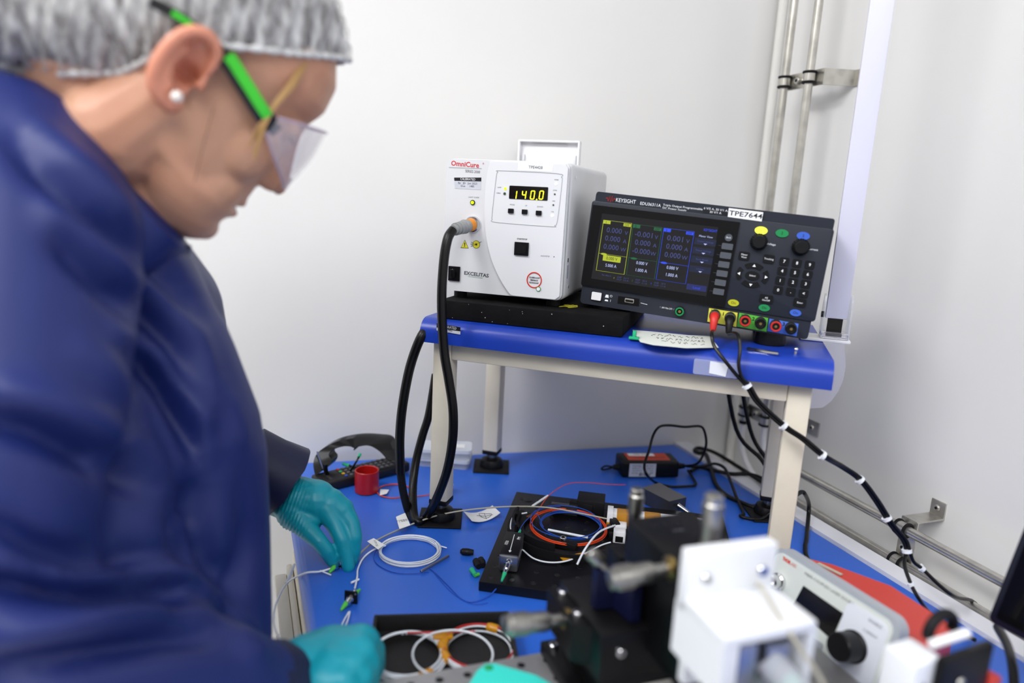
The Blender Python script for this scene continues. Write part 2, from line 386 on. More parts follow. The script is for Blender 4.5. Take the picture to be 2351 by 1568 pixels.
# black foam slab
mat('black_foam', '#0e0e10', 0.85, spec=0.2, noise=0.3, nscale=60, bump=0.4, bscale=160)
M = MS @ trs((0, 0, 0))
fs = thing('foam_slab', 'black foam slab lying under the white lamp unit on the blue shelf', 'slab', MS)
G().box((-.004, -.003, ZS + .0004), (.238, .20, 1.0655), b=.0012).build('slab', 'black_foam', fs)
g = G(); random.seed(3)
for k in range(11):
    u = random.uniform(0, .234); zz = random.uniform(1.043, 1.064); g.sph((u, -.0031, zz), random.choice((.0003, .0004, .0006)), nu=6, nv=4)
g.build('foam_specks', 'paper', fs)['kind'] = 'stuff'

mat('scribble_yellow', '#b8b028', 0.6); c = MS.inverted() @ Vector(pz(1308, 704, 1.0660))
G().tube(smooth_path([(c.x + .012 * math.cos(k * 1.1) * (k % 3) / 2, c.y + .010 * math.sin(k * 1.7), 1.0662 + .001 * (k % 2)) for k in range(16)], 4), .0005, 5).build('yellow_thread', 'scribble_yellow', fs)
# ------------------------------------------------------------------ panel helpers
class Panel:
    """front panel of a device: measured photo points -> device coordinates (a right, b up, o out of the panel)"""
    def __init__(self, root, M, crop, scale): self.root, self.M, self.c, self.s = root, M, crop, scale; self.inv = M.inverted(); self.n = np.array((M.to_3x3() @ Vector((0, 1, 0)))[:]); self.o = np.array(M.translation[:])
    def p(self, x, y):
        w = onplane(self.c[0] + x / self.s, self.c[1] + y / self.s, self.o, self.n); l = self.inv @ Vector(w); return l.x, l.z
    def poly(self, pts, o0, o1, name, m, parent=None, b=0, label=None):
        return G().prism([self.p(*q) for q in pts], o0, o1, PANEL, b=b).build(name, m, parent or self.root, label)
    def rect(self, x0, y0, x1, y1, o0, o1, name, m, parent=None, r=0.0, b=0, label=None):
        (ax, ay), (bx, by) = self.p(x0, y0), self.p(x1, y1); lo = (min(ax, bx), min(ay, by)); hi = (max(ax, bx), max(ay, by))
        P = rrect(*lo, *hi, r, 3) if r else [lo, (hi[0], lo[1]), hi, (lo[0], hi[1])]
        return G().prism(P, o0, o1, PANEL, b=b).build(name, m, parent or self.root, label)
    def key(self, x, y, w, h, o0, o1, name, m, parent=None, r=.0008, b=.0005, label=None):   # w, h in metres
        a, c = self.p(x, y); P = rrect(a - w / 2, c - h / 2, a + w / 2, c + h / 2, r, 3)
        return G().prism(P, o0, o1, PANEL, b=b).build(name, m, parent or self.root, label)
    def disc(self, x, y, rx, o0, o1, name, m, parent=None, ry=None, b=0, n=20, label=None):
        a, c = self.p(x, y); return G().prism(circle(a, c, rx, ry, n), o0, o1, PANEL, b=b).build(name, m, parent or self.root, label)
    def text(self, s, x, y, size, m, o=.0003, parent=None, width=None, align='CENTER', bold=0.0, rot=0):
        a, c = self.p(x, y); return text(s, size, m, parent or self.root, PANEL @ trs((a, c, o), (0, 0, rad(rot))), align, bold, width)
SEG = {'0': 'abcdef', '1': 'bc', '4': 'bcfg', '8': 'abcdefg', '.': 'p'}
def seven(g, ch, x, y, w, h, t, sl=.10):
    sg = {'a': (0, h, w, h), 'g': (0, h / 2, w, h / 2), 'd': (0, 0, w, 0), 'f': (0, h / 2, 0, h), 'e': (0, 0, 0, h / 2), 'b': (w, h / 2, w, h), 'c': (w, 0, w, h / 2)}
    for s in SEG[ch]:
        if s == 'p': g.prism(circle(x, y, t * .7, n=8), 0, .0002, PANEL); continue
        x0, y0, x1, y1 = sg[s]; k = t * .2
        if y0 == y1: P = [(x0 + k, y0 - t / 2), (x1 - k, y0 - t / 2), (x1 - k, y0 + t / 2), (x0 + k, y0 + t / 2)]
        else: P = [(x0 - t / 2, y0 + k), (x0 + t / 2, y0 + k), (x0 + t / 2, y1 - k), (x0 - t / 2, y1 - k)]
        g.prism([(x + px + sl * py, y + py) for px, py in P], 0, .0002, PANEL)
mat('lamp_grey', '#d6d7da', 0.42, noise=0.02); mat('lamp_light', '#dedfe2', 0.42)
mat('grey_line', '#a9abb0', 0.5); mat('display_black', '#0b0806', 0.15)
mat('seg_yellow', '#f2ee20', 0.5, emit='#f0ea10', estr=1.3); mat('led_green', '#c8f01a', 0.3, emit='#b8f010', estr=1.2)
mat('led_white', '#f4f2e4', 0.4, emit='#fff8e0', estr=0.5); mat('led_off', '#3c4a40', 0.3)
mat('brand_red', '#c8343c', 0.5); mat('text_grey', '#4a4c52', 0.6); mat('text_blue', '#39415a', 0.6)
mat('brand_green', '#3a8a50', 0.5); mat('sign_yellow', '#d8d030', 0.5); mat('ring_red', '#cc2a18', 0.45); mat('orange_tag', '#e08a20', 0.5)
mat('grey_ferrule', '#8d8f90', 0.45); mat('label_white', '#eef0f2', 0.5)
# ------------------------------------------------------------------ UV spot-curing lamp unit
MO = MS @ trs((-.0105, .020, 1.0745))
lamp = thing('curing_lamp_unit', 'white spot-curing lamp unit with yellow digits 140.0, on the black foam slab', 'lamp unit', MO)
OW, OH, OD = .1665, .1725, .245
P = Panel(lamp, MO, (1000, 300), 3.7333)
G().box((0, 0.003, 0), (OW, OD, OH), b=.009, seg=4).build('housing', 'lamp_grey', lamp)
for u in (.018, OW - .018):
    for v in (.022, OD - .06): G().cyl((u, v, -.0086), (u, v, .002), .009, n=16).build('foot', 'black_rubber', lamp)
G().prism(rrect(.0015, .0015, OW - .0015, OH - .0015, .008, 5), -.006, .001, PANEL, b=.003).build('left_panel', 'lamp_grey', lamp)
crv = [(480, 262), (455, 380), (437, 560), (434, 720), (445, 880), (478, 1050), (528, 1190), (600, 1325), (695, 1455)]
cp = smooth_path([np.array([*P.p(*q), 0]) for q in crv], 4); cp = [(c[0], min(max(c[1], .0030), OH - .0030)) for c in cp]
rt = [(OW - .0035, .0075), (OW - .0028, OH - .008), (OW - .006, OH - .0035)]
rp = G().prism(cp + [(OW - .009, .003)] + rt, 0.0005, .0062, PANEL, b=.0028, seg=3).build('right_panel', 'lamp_light', lamp, 'raised front panel with a curved left edge')
SP = Panel(lamp, MO @ trs((0, -.0062, 0)), (1000, 300), 3.7333)                  # raised panel surface
OO = .0062
# outline around the controls
q = [(560, 343), (1045, 368), (1078, 400), (1085, 440), (1045, 770), (1020, 812), (990, 822), (520, 785), (487, 760), (485, 720), (520, 400), (535, 355)]
lp = [Vector((*SP.p(*c), OO + .0001)) for c in q]; lp = smooth_path([v[:] for v in lp], 4, True)
G().tube([PANEL @ Vector(c) for c in lp], .00045, 6, True).build('control_outline', 'grey_line', lamp)
def onp(fn, *a, **k): pass
SP.rect(635, 470, 960, 600, OO - .0003, OO + .0006, 'display', 'display_black', r=.001, label='black seven-segment display')
disp = lamp.children[-1]; g = G()
a0, b0 = SP.p(690, 572); a1_, b1_ = SP.p(945, 500); h = .0098; w = .0046
for ch, x in (('1', 662), ('4', 742), ('0', 815), ('0', 890)):
    ax, _ = SP.p(x, 540); _, by = SP.p(x, 585 - (815 - x) * .012); seven(g, ch, ax, by, w, h, .00125)
ax, by = SP.p(868, 590); seven(g, '.', ax, by, w, h, .0014)
o = g.build('digits', 'seg_yellow', disp, 'yellow glowing digits 140.0'); o.location = (0, -(OO + .0007), 0)
for x, y, s in ((648, 688, 'MODE'), (766, 696, 'UP'), (886, 706, 'DOWN')):
    SP.key(x, y, .0072, .0058, OO, OO + .0022, 'button', 'black_plastic'); SP.text(s, x + 10, y - 53, .0023, 'text_grey', OO + .0002)
for x, y, on, s in ((1033, 455, 1, 'TIMER'), (1022, 545, 0, 'LEVEL'), (1010, 637, 0, 'HRS'), (1000, 728, 1, 'CAL')):
    SP.disc(x, y, .0018 if on else .0011, OO, OO + .0006, 'indicator', 'led_white' if on else 'led_off'); SP.text(s, x + 3, y - 33, .0021, 'text_grey', OO + .0002)
SP.disc(598, 497, .0017, OO, OO + .0008, 'indicator', 'led_green'); SP.disc(593, 540, .0017, OO, OO + .0008, 'indicator', 'led_off')
SP.text('LAMP', 547, 487, .0022, 'text_grey', OO + .0002); SP.text('OPEN', 540, 536, .0022, 'text_grey', OO + .0002)
SP.rect(708, 276, 1004, 352, OO - .0004, OO + .0003, 'asset_label', 'label_white', label='white label reading TPE4428')
SP.text('TPE4428', 858, 316, .0050, 'ink', OO + .0005, width=.0180, rot=-1)
SP.text('START/STOP', 742, 930, .0024, 'text_grey', OO + .0002, bold=.0001)
q = SP.rect(682, 952, 796, 1074, OO, OO + .0022, 'start_button', 'black_plastic', r=.0006); SP.rect(697, 970, 780, 1055, OO + .0022, OO + .0034, 'button_cap', 'black_plastic', q, r=.0006, b=.0006)
SP.text('RADIOMETER', 940, 1076, .0022, 'text_grey', OO + .0002, width=.0115); a, b = SP.p(1012, 1081)
G().prism([(a, b - .0009), (a + .0016, b), (a, b + .0009)], OO, OO + .0002, PANEL).build('arrow_mark', 'ink', lamp)
a, b = SP.p(846, 1281)
G().tube([PANEL @ Vector((a + .0094 * math.cos(t), b + .0096 * math.sin(t), OO + .0002)) for t in np.linspace(0, 2 * math.pi, 40)[:-1]], .0008, 6, True).build('ring_mark', 'ring_red', lamp, 'red ring around small lettering')
for k, s in enumerate(('CLOSED-LOOP', 'FEEDBACK', 'TECHNOLOGY')): SP.text(s, 848 - 3 * k, 1261 + 22 * k, .0026, 'text_grey', OO + .0003, width=(.0140, .0105, .0130)[k], bold=.00012)
q = SP.disc(883, 1357, .0032, OO + .0006, OO + .0010, 'ring_dot', 'brand_green'); SP.disc(883, 1357, .0023, OO + .001, OO + .0014, 'dot_centre', 'label_white', q)
LO = .0012
P.text('OmniCure', 255, 290, .0087, 'brand_red', LO, width=.0385, rot=-2.5, bold=.0002); P.text('®', 412, 284, .003, 'brand_red', LO)
P.rect(118, 318, 398, 322, LO - .0002, LO + .0001, 'rule_line', 'grey_line')
P.text('SERIES 2000', 320, 352, .0048, 'text_grey', LO, width=.0205, rot=-2)
q = P.poly([(163, 402), (396, 402), (392, 507), (168, 495)], LO - .0004, LO + .0002, 'sticker', 'sticker_silver', label='silver calibration sticker with black header')
P.poly([(163, 402), (396, 402), (395, 436), (165, 430)], LO + .0002, LO + .0003, 'sticker_header', 'sticker_black', q)
P.text('CALIBRATED', 280, 417, .0040, 'paper', LO + .0004, q, width=.0205); P.text('By   JD   Jun 2023\nDue     1485', 278, 464, .0036, 'text_blue', LO + .0004, q, width=.0260)
P.text('LIGHT GUIDE', 330, 572, .0022, 'text_grey', LO, width=.0145)
q = P.disc(322, 616, .0032, LO - .0005, LO + .0012, 'guide_indicator', 'black_plastic', n=24); P.disc(322, 616, .0021, LO + .0012, LO + .0018, 'led', 'led_green', q)
# warning signs
a, b = P.p(253, 975)
def tri(s): return [(a - s, b - s * .85), (a + s, b - s * .85), (a, b + s * 1.05)]
q = G().prism(tri(.0056), LO - .0004, LO + .0001, PANEL).build('warning_triangle', 'ink', lamp); G().prism([(x * .86 + a * .14, y * .86 + (b - .0007) * .14) for x, y in tri(.0056)], LO + .0001, LO + .0002, PANEL).build('sign_field', 'sign_yellow', q)
P.text('!', 253, 978, .0070, 'ink', LO + .0003, q, bold=.0003)
q = P.disc(352, 975, .0052, LO - .0004, LO + .0001, 'eye_sign', 'ink', n=24); P.disc(352, 975, .0047, LO + .0001, LO + .0002, 'sign_field', 'sign_yellow', q, n=24)
a, b = P.p(352, 975); g = G()
for t in (160, 180, 200, 30): g.prism([(a + .001 * math.cos(rad(t + 90)) * .3, b + .0003 * math.sin(rad(t + 90))), (a + .008 * math.cos(rad(t)), b + .008 * math.sin(rad(t)) - .0003), (a + .008 * math.cos(rad(t)), b + .008 * math.sin(rad(t)) + .0003)], LO + .0002, LO + .0004, PANEL)
g.prism(circle(a, b, .0014, n=12), LO + .0002, LO + .0004, PANEL); g.build('sign_rays', 'ink', q)
q = P.rect(119, 1158, 211, 1290, LO - .001, LO + .0020, 'power_switch', 'black_plastic', r=.0004, b=.0005)
g = G(); a, b = P.p(160, 1218); g.box((a - .0032, b - .0055, 0), (a + .0032, b + .0055, .003), PANEL @ trs((0, 0, LO + .001), (rad(7), 0, 0)), b=.0006); r = g.build('rocker', 'black_plastic', q)
P.text('I', 160, 1190, .0035, 'led_white', LO + .0052, q); P.text('O', 150, 1236, .0032, 'led_white', LO + .0046, q)
P.text('EXCELITAS', 352, 1232, .0064, 'text_grey', LO, width=.0345, rot=-2, bold=.0002); P.text('TECHNOLOGIES', 342, 1256, .0024, 'brand_green', LO, width=.021, rot=-2)
# light guide socket
a, b = P.p(325, 803)
q = G().lathe([(.0108, 0), (.0108, .003), (.0098, .0045), (.0074, .0050), (.0074, .0022), (.004, .002)], PANEL @ trs((a, b, LO - .001)), 32).build('guide_socket', 'chrome', lamp, 'chrome socket for the light guide')
MSd = Matrix(((0, 0, 1, OW), (1, 0, 0, 0), (0, 1, 0, 0), (0, 0, 0, 1)))                    # right-hand side of the unit: (depth, up, out)
mat('side_blue', '#8a93a6', 0.5); _, zs = P.p(1100, 1215); G().prism([(.012, zs - .009), (.017, zs - .009), (.017, zs + .008), (.012, zs + .008)], 0, .0003, MSd).build('side_sticker', 'side_blue', lamp); G().prism([(.012, zs + .012), (.016, zs + .012), (.016, zs + .017), (.012, zs + .017)], 0, .0003, MSd).build('side_sticker', 'ink', lamp)
for v, z in ((.024, .017), (.024, .155), (.20, .017)): G().prism(circle(v, z, .0022, n=12), 0, .0008, MSd, b=.0003).build('screw', 'chrome', lamp)
# lid of a white case standing open behind the unit
w0, w1 = [toS(onplane(x, 345, S(0, .27, 0), EYS)) for x in (1186, 1328)]
zt = toS(onplane(1257, 321, S(0, .27, 0), EYS))[2]
ld = thing('white_case', 'open lid of a small white plastic case standing behind the lamp unit', 'case', MS @ trs((w0[0], .28, 0)))
W = w1[0] - w0[0]; z0 = 1.0415
G().box((0, 0.0065, z0), (W, .0095, zt), b=.001).build('lid_back', 'white_plastic', ld)
for lo, hi, nm in (((0, -.004, z0), (.003, .009, zt), 'lid_side'), ((W - .003, -.004, z0), (W, .009, zt), 'lid_side'), ((0.002, -.004, zt - .003), (W - .002, .009, zt), 'lid_top')): G().box(lo, hi, b=.001).build(nm, 'white_plastic', ld)
G().box((.022, .004, zt - .0075), (W - .022, .0068, zt - .0055)).build('label_slot', 'lamp_grey', ld)
for u in (.006, W - .010): G().box((u, .002, zt - .045), (u + .004, .0068, zt - .022), b=.0008).build('clip', 'lamp_grey', ld)
# ------------------------------------------------------------------ bench power supply
VK = .040
k0 = toS(sv(1333, 692, VK))
MK = MS @ trs((k0[0], VK, k0[2])) @ Matrix.Rotation(rad(3.8), 4, 'Y')
psu = thing('power_supply', 'dark grey triple-output bench power supply with colour screen, tilted on the slab', 'power supply', MK)
K = Panel(psu, MK, (1320, 420), 3.792)
mat('psu_body', '#262a34', 0.45, noise=0.05, bump=0.05, bscale=1200, spec=0.3); mat('psu_dark', '#1a1c23', 0.45, spec=0.3); mat('bezel_black', '#060608', 0.42, spec=0.25)
mat('screen', '#07080e', 0.12, emit='#0a0c18', estr=0.25, coat=0.3)
mat('key_black', '#0a0b0e', 0.5, spec=0.3); mat('key_grey', '#4b5058', 0.5); mat('text_white', '#e6e8ec', 0.6, emit='#e6e8ec', estr=0.12)
mat('y_on', '#e8f04a', 0.4, emit='#e8ee40', estr=0.55); mat('y_key', '#b8b81c', 0.5); mat('g_key', '#10884a', 0.5); mat('b_key', '#3a62c8', 0.5)
mat('term_y', '#dcd84a', 0.5); mat('term_g', '#58b83c', 0.5); mat('term_b', '#4a74d8', 0.5); mat('post_red', '#c82a24', 0.4); mat('post_dark', '#26292a', 0.45); mat('brass', '#a8905a', 0.3, 1.0)
mat('scr_y', '#8f9a20', 0.5, emit='#949c22', estr=0.5); mat('scr_g', '#0f4a28', 0.5, emit='#0f5230', estr=0.45); mat('scr_b', '#1c36b0', 0.5, emit='#2440c8', estr=0.6)
mat('scr_txt', '#343a68', 0.5, emit='#3a4278', estr=0.30); mat('scr_lite', '#9aa2c8', 0.5, emit='#9aa2c8', estr=0.5); mat('scr_panel', '#141a48', 0.5, emit='#121a50', estr=0.5); mat('scr_btn', '#0d1328', 0.4, emit='#0d1530', estr=0.5)
tl, tr, br_, bl = K.p(150, 175), K.p(2275, 375), K.p(2080, 1230), K.p(45, 880)
x0, x1 = (tl[0] + bl[0]) / 2, (tr[0] + br_[0]) / 2; yb, yt = (bl[1] + br_[1]) / 2, (tl[1] + tr[1]) / 2
sb = (K.p(50, 1045)[1] + K.p(2030, 1370)[1]) / 2; st_ = (K.p(190, 75)[1] + K.p(2255, 310)[1]) / 2
G().box((x0 + .002, .006, sb), (x1 - .003, .125, st_), b=.004).build('housing', 'psu_dark', psu)
fp = G().prism(rrect(x0, yb, x1, yt, .004, 4), -.007, 0, PANEL, b=.0015).build('front_panel', 'psu_body', psu)
G().prism(rrect(x0 + .002, sb, x1 - .004, yb + .004, .004, 4), -.012, -.002, PANEL, b=.0015).build('lower_strip', 'psu_body', psu)
G().prism(rrect(x0 + .004, yt - .006, x1 - .0015, st_, .003, 4), -.014, -.002, PANEL, b=.001).build('brand_strip', 'psu_body', psu)
K.poly([(160, 190), (1438, 342), (1300, 1083), (58, 880)], 0, .0022, 'screen_bezel', 'bezel_black', b=.0012)
bez = psu.children[-1]
K.poly([(240, 265), (1250, 385), (1145, 985), (145, 830)], .0018, .0026, 'screen', 'screen', label='dark colour display with three channel boxes')
scr = psu.children[-1]; SO = .0028
KS = Panel(psu, MK @ trs((0, -SO, 0)), (1320, 420), 3.792)
def chan(tlx, tly, trx, try_, brx, bry, blx, bly, m, vals, sets, tab, hl, off):
    q = [KS.p(tlx, tly), KS.p(trx, try_), KS.p(brx, bry), KS.p(blx, bly)]
    lw = .0003 if m != 'scr_y' else .0004
    P_ = smooth_path([(c[0], c[1], 0) for c in q], 1, True)
    bx = G().tube([PANEL @ Vector((c[0], c[1], SO)) for c in q], lw, 4, True).build('channel_box', m, scr)
    cx = (tlx + trx) / 2; cy = (tly + try_) / 2
    KS.rect(tlx, tly, tlx + 58, tly + 38, SO, SO + .0001, 'tab', m, bx); KS.text(tab, tlx + 22, tly + 22, .0042, 'screen', SO + .0002, bx)
    if off: KS.rect(trx - 70, try_ - 2, trx - 10, try_ + 32, SO, SO + .0001, 'tab', m, bx); KS.text('OFF', trx - 42, try_ + 16, .0034, 'screen', SO + .0002, bx)
    for k, s in enumerate(vals):
        dx = -k * 14; y = cy + 80 + k * 72; KS.text(s.split()[0], cx - 30 + dx, y, .0092, 'scr_txt', SO + .0002, bx, width=.0190 if s[0] != '-' else .0215); KS.text(s.split()[1], cx + 75 + dx, y + 22, .0066, 'scr_txt', SO + .0002, bx)
    f = .66; lx, ly = tlx + (blx - tlx) * f, tly + (bly - tly) * f; rx, ry = trx + (brx - trx) * f, try_ + (bry - try_) * f
    a_, b_ = KS.p(lx, ly), KS.p(rx, ry); G().tube([PANEL @ Vector((*a_, SO)), PANEL @ Vector((*b_, SO))], .0002, 4).build('divider', m, bx)
    KS.disc(lx + 45, ly + 8, .0040, SO, SO + .0002, 'mode_pill', m, bx, ry=.0013)
    for k, s in enumerate(sets):
        cx2 = (blx + brx) / 2 + 14 - k * 8; cy2 = (bly + bry) / 2 - 118 + 62 * k
        KS.key(cx2, cy2, .0225, .0072, SO, SO + .0001, 'field', m if (hl and k == 0) else 'screen', bx, r=.0003, b=0); KS.text(s, cx2, cy2, .0056, 'screen' if (hl and k == 0) else 'scr_lite', SO + .0002, bx, width=.0140)
chan(250, 322, 495, 352, 428, 797, 185, 760, 'scr_y', ('0.000 V', '0.000 A', '0.000 W'), ('0.000 V', '5.000 A'), '1', True, True)
chan(508, 358, 760, 388, 690, 838, 448, 800, 'scr_g', ('-0.001 V', '0.000 A', '-0.000 W'), ('0.000 V', '1.000 A'), '2', False, True)
chan(775, 392, 1040, 424, 962, 880, 706, 840, 'scr_b', ('0.001 V', '0.000 A', '0.000 W'), ('0.000 V', '1.000 A'), '3', False, True)
KS.text('KEYSIGHT', 1180, 415, .0042, 'scr_b', SO + .0002, scr, width=.0155); KS.text('Meter View', 1140, 468, .0034, 'scr_lite', SO + .0002, scr)
for (x, y, s) in ((1135, 515, 'Output Settings'), (1118, 595, 'Preset Settings'), (1105, 672, 'Store Recall'), (1090, 755, 'Utilities')):
    q = KS.key(x, y, .0250, .0078, SO, SO + .0001, 'soft_menu', 'scr_btn', scr, r=.0005, b=0); KS.text(s, x, y - 3, .0030, 'scr_txt', SO + .0002, q); a, b = KS.p(x, y + 20); G().prism([(a - .0022, b + .0008), (a + .0022, b + .0008), (a, b - .0010)], SO, SO + .0002, PANEL).build('menu_arrow', 'scr_lite', q)
KS.key(1058, 912, .0235, .0070, SO, SO + .0001, 'soft_menu', 'scr_panel', scr, r=.0004, b=0); KS.text('Local', 1058, 915, .0042, 'scr_b', SO + .0002, scr)
for x, y, s, m in ((275, 805, 'No Alarm', 'scr_txt'), (340, 828, '1', 'scr_y'), (385, 832, 'OVP\nOCP', 'scr_txt'), (445, 840, '6.6 V\n5.5 A', 'scr_txt'), (500, 850, '2', 'scr_g'), (545, 856, 'OVP\nOCP', 'scr_txt'), (605, 866, '33 V\n1.1 A', 'scr_txt'), (663, 876, '3', 'scr_b'), (708, 882, 'OVP\nOCP', 'scr_txt'), (768, 890, '33 V\n1.1 A', 'scr_txt')): KS.text(s, x, y, .0030, m, SO + .0002, scr)
# brand strip lettering
BO = -.0018
a, b = K.p(310, 140)
zz = [(-.006, 0), (-.0042, .0012), (-.003, -.003), (-.0015, .0035), (0, -.0038), (.0018, .0042), (.003, -.0025), (.0042, .001), (.006, 0)]
G().tube([PANEL @ Vector((a + x, b + y, BO)) for x, y in zz], .0005, 5).build('logo', 'ring_red', psu, 'red zigzag logo')
K.text('KEYSIGHT', 440, 158, .0066, 'text_white', BO, width=.0245); K.text('EDU36311A', 655, 188, .0052, 'text_white', BO, width=.0250)
K.text('Triple Output Programmable', 765, 190, .0034, 'text_white', BO, width=.047, align='LEFT'); K.text('DC Power Supply', 760, 216, .0034, 'text_white', BO, width=.0285, align='LEFT')
K.poly([(1122, 205), (1335, 232), (1322, 298), (1110, 270)], -.0022, -.0016, 'rating_patch', 'psu_dark'); K.text('6 V/5 A, 30 V/1 A,\n30 V/1 A', 1225, 245, .0036, 'text_white', -.0014, width=.028)
q = K.poly([(1340, 218), (1640, 255), (1625, 336), (1330, 295)], .0002, .0008, 'asset_label', 'label_white', label='white label reading TPE7644'); K.text('TPE7644', 1486, 278, .0079, 'ink', .0010, q, width=.0375, bold=.0001)
# keys on the right-hand side
for x, y, m, s in ((1621, 414, 'y_on', '1'), (1803, 438, 'g_key', '2'), (1987, 461, 'b_key', '3')):
    q = K.disc(x, y, .0072, 0, .0012, 'channel_key', m, ry=.0046, b=.0006, n=24); K.text(s, x, y, .0046, 'ink', .0014, q)
for x, y, s in ((1600, 520, 'Voltage'), (1963, 565, 'Current')):
    a, b = K.p(x, y); q = G().lathe([(.0096, 0), (.0096, .0030), (.0082, .0042), (.0076, .0100), (.0064, .0112), (.001, .0112)], PANEL @ trs((a, b + .001, 0)), 28).build('knob', 'key_black', psu)
    g = G()
    for k in range(22): t = 2 * math.pi * k / 22; g.sph((a + .0092 * math.cos(t), b + .001 + .0092 * math.sin(t), .0022), (.0009, .0009, .0022), PANEL, 6, 4)
    g.build('grip', 'key_black', q); K.text(s, x + 108, y + 14, .0034, 'text_white', .0003)
for x, y, w, s in ((1473, 635, .0122, 'Meter\nView'), (1688, 662, .0122, 'Tracking'), (1664, 1010, .0150, 'All\nOn/Off'), (1958, 1042, .0132, 'Enter')):
    q = K.key(x, y, w, .0098, 0, .0016, 'key', 'key_black', r=.0015); K.text(s, x, y, .0030, 'text_white', .0018, q)
for r_, row in enumerate((('7', '8', '9'), ('4', '5', '6'), ('1', '2', '3'), ('0', '.', '<'))):
    for c_, s in enumerate(row):
        x = 1822 + c_ * 111 - r_ * 18; y = 683 + c_ * 15 + r_ * 83
        q = K.key(x, y, .0100, .0090, 0, .0016, 'key', 'key_black', r=.0014); K.text(s, x, y, .0048, 'text_white', .0018, q, bold=.0001)
q = K.disc(1545, 806, .0082, 0, .0016, 'select_key', 'key_black', ry=.0052, b=.0005, n=24); K.text('Select', 1545, 806, .0030, 'text_white', .0018, q)
ca, cb = K.p(1545, 803)
for t0, rx, ry in ((90, .0165, .0146), (270, .0165, .0146), (0, .0185, .0146), (180, .0185, .0146)):
    P_ = []
    sp_ = 40 if t0 in (90, 270) else 33
    for k in range(9): t = rad(t0 - sp_ + 2 * sp_ * k / 8); P_.append((ca + rx * math.cos(t), cb + ry * math.sin(t)))
    for k in range(9): t = rad(t0 + sp_ - 2 * sp_ * k / 8); P_.append((ca + (rx - .0055) * math.cos(t), cb + (ry - .0058) * math.sin(t)))
    q = G().prism(P_, 0, .0016, PANEL, b=.0004).build('arrow_key', 'key_black', psu)
    c = Vector((ca + (rx - .003) * math.cos(rad(t0)), cb + (ry - .003) * math.sin(rad(t0)), 0)); d = Vector((math.cos(rad(t0)), math.sin(rad(t0)), 0)); e = Vector((-d.y, d.x, 0))
    G().prism([(c + d * .0017)[:2], (c - d * .0014 + e * .0019)[:2], (c - d * .0014 - e * .0019)[:2]], .0016, .0019, PANEL).build('arrow_mark', 'text_white', q)
for x, y, m in ((1380, 1043, 'y_key'), (1648, 1087, 'g_key'), (1920, 1130, 'b_key')):
    q = K.disc(x, y, .0064, 0, .0012, 'output_key', m, ry=.0040, b=.0005, n=24); K.text('On', x, y, .0044, 'ink', .0014, q)
q = K.disc(1338, 475, .0043, .0022, .0036, 'back_key', 'key_grey', n=20); K.text('Back', 1338, 475, .0028, 'text_white', .0038, q)
for k in range(6):
    x, y = 1327 - k * 15.2, 552 + k * 78.5; K.key(x, y, .0128, .0072, .0022, .0036, 'soft_key', 'key_grey', r=.001); a, b = K.p(x - 78, y - 10); a2_, b2_ = K.p(x - 45, y - 4)
    G().tube([PANEL @ Vector((a, b, .0023)), PANEL @ Vector((a2_, b2_, .0023))], .0002, 4).build('key_line', 'key_grey', psu)
# lower strip: power button, usb port, sense socket, output terminals
QO = -.002
K.key(187, 988, .0152, .0128, QO, QO + .0006, 'button_surround', 'psu_dark', r=.001); K.key(187, 986, .0124, .0100, QO + .0004, QO + .0030, 'power_button', 'white_plastic', r=.001)
K.text('O', 313, 988, .0042, 'text_white', QO + .0003); K.text('I', 307, 1028, .0042, 'text_white', QO + .0003); a, b = K.p(277, 987); G().prism([(a - .0024, b - .002), (a + .0024, b - .002), (a + .0016, b + .0018), (a - .0016, b + .0018)], QO, QO + .0002, PANEL).build('switch_mark', 'text_white', psu)
a, b = K.p(272, 1024); G().prism([(a - .0024, b - .001), (a + .0024, b - .001), (a + .0016, b + .0010), (a - .0016, b + .0010)], QO, QO + .0002, PANEL).build('switch_mark', 'text_white', psu)
q = K.poly([(375, 985), (560, 1010), (555, 1078), (368, 1052)], QO - .0002, QO + .0002, 'usb_recess', 'bezel_black'); K.key(472, 1026, .0115, .0052, QO, QO + .0010, 'usb_port', 'steel', q); K.key(472, 1029, .0100, .0030, QO + .0010, QO + .0012, 'usb_tongue', 'black_plastic', q)
a, b = K.p(598, 1054); G().tube([PANEL @ Vector((a - .004, b + .0005, QO + .0001)), PANEL @ Vector((a + .0045, b - .0003, QO + .0001))], .0003, 4).build('usb_mark', 'text_white', psu)
K.text('!   240 V Max CATI   !', 800, 1093, .0028, 'text_white', QO + .0003, width=.017)
a, b = K.p(912, 1118); q = G().lathe([(.0062, 0), (.0062, .005), (.0040, .005), (.0040, .001), (.0005, .001)], PANEL @ trs((a, b, QO)), 24).build('ground_socket', 'psu_dark', psu)
G().tube([PANEL @ Vector((a + .0044 * math.cos(t), b + .0044 * math.sin(t), QO + .0051)) for t in np.linspace(0, 6.2832, 25)[:-1]], .0009, 6, True).build('socket_ring', 'g_key', q); G().cyl(PANEL @ Vector((a, b, QO)), PANEL @ Vector((a, b, QO + .004)), .0018, n=12).build('socket_pin', 'brass', q)
TERM = {}
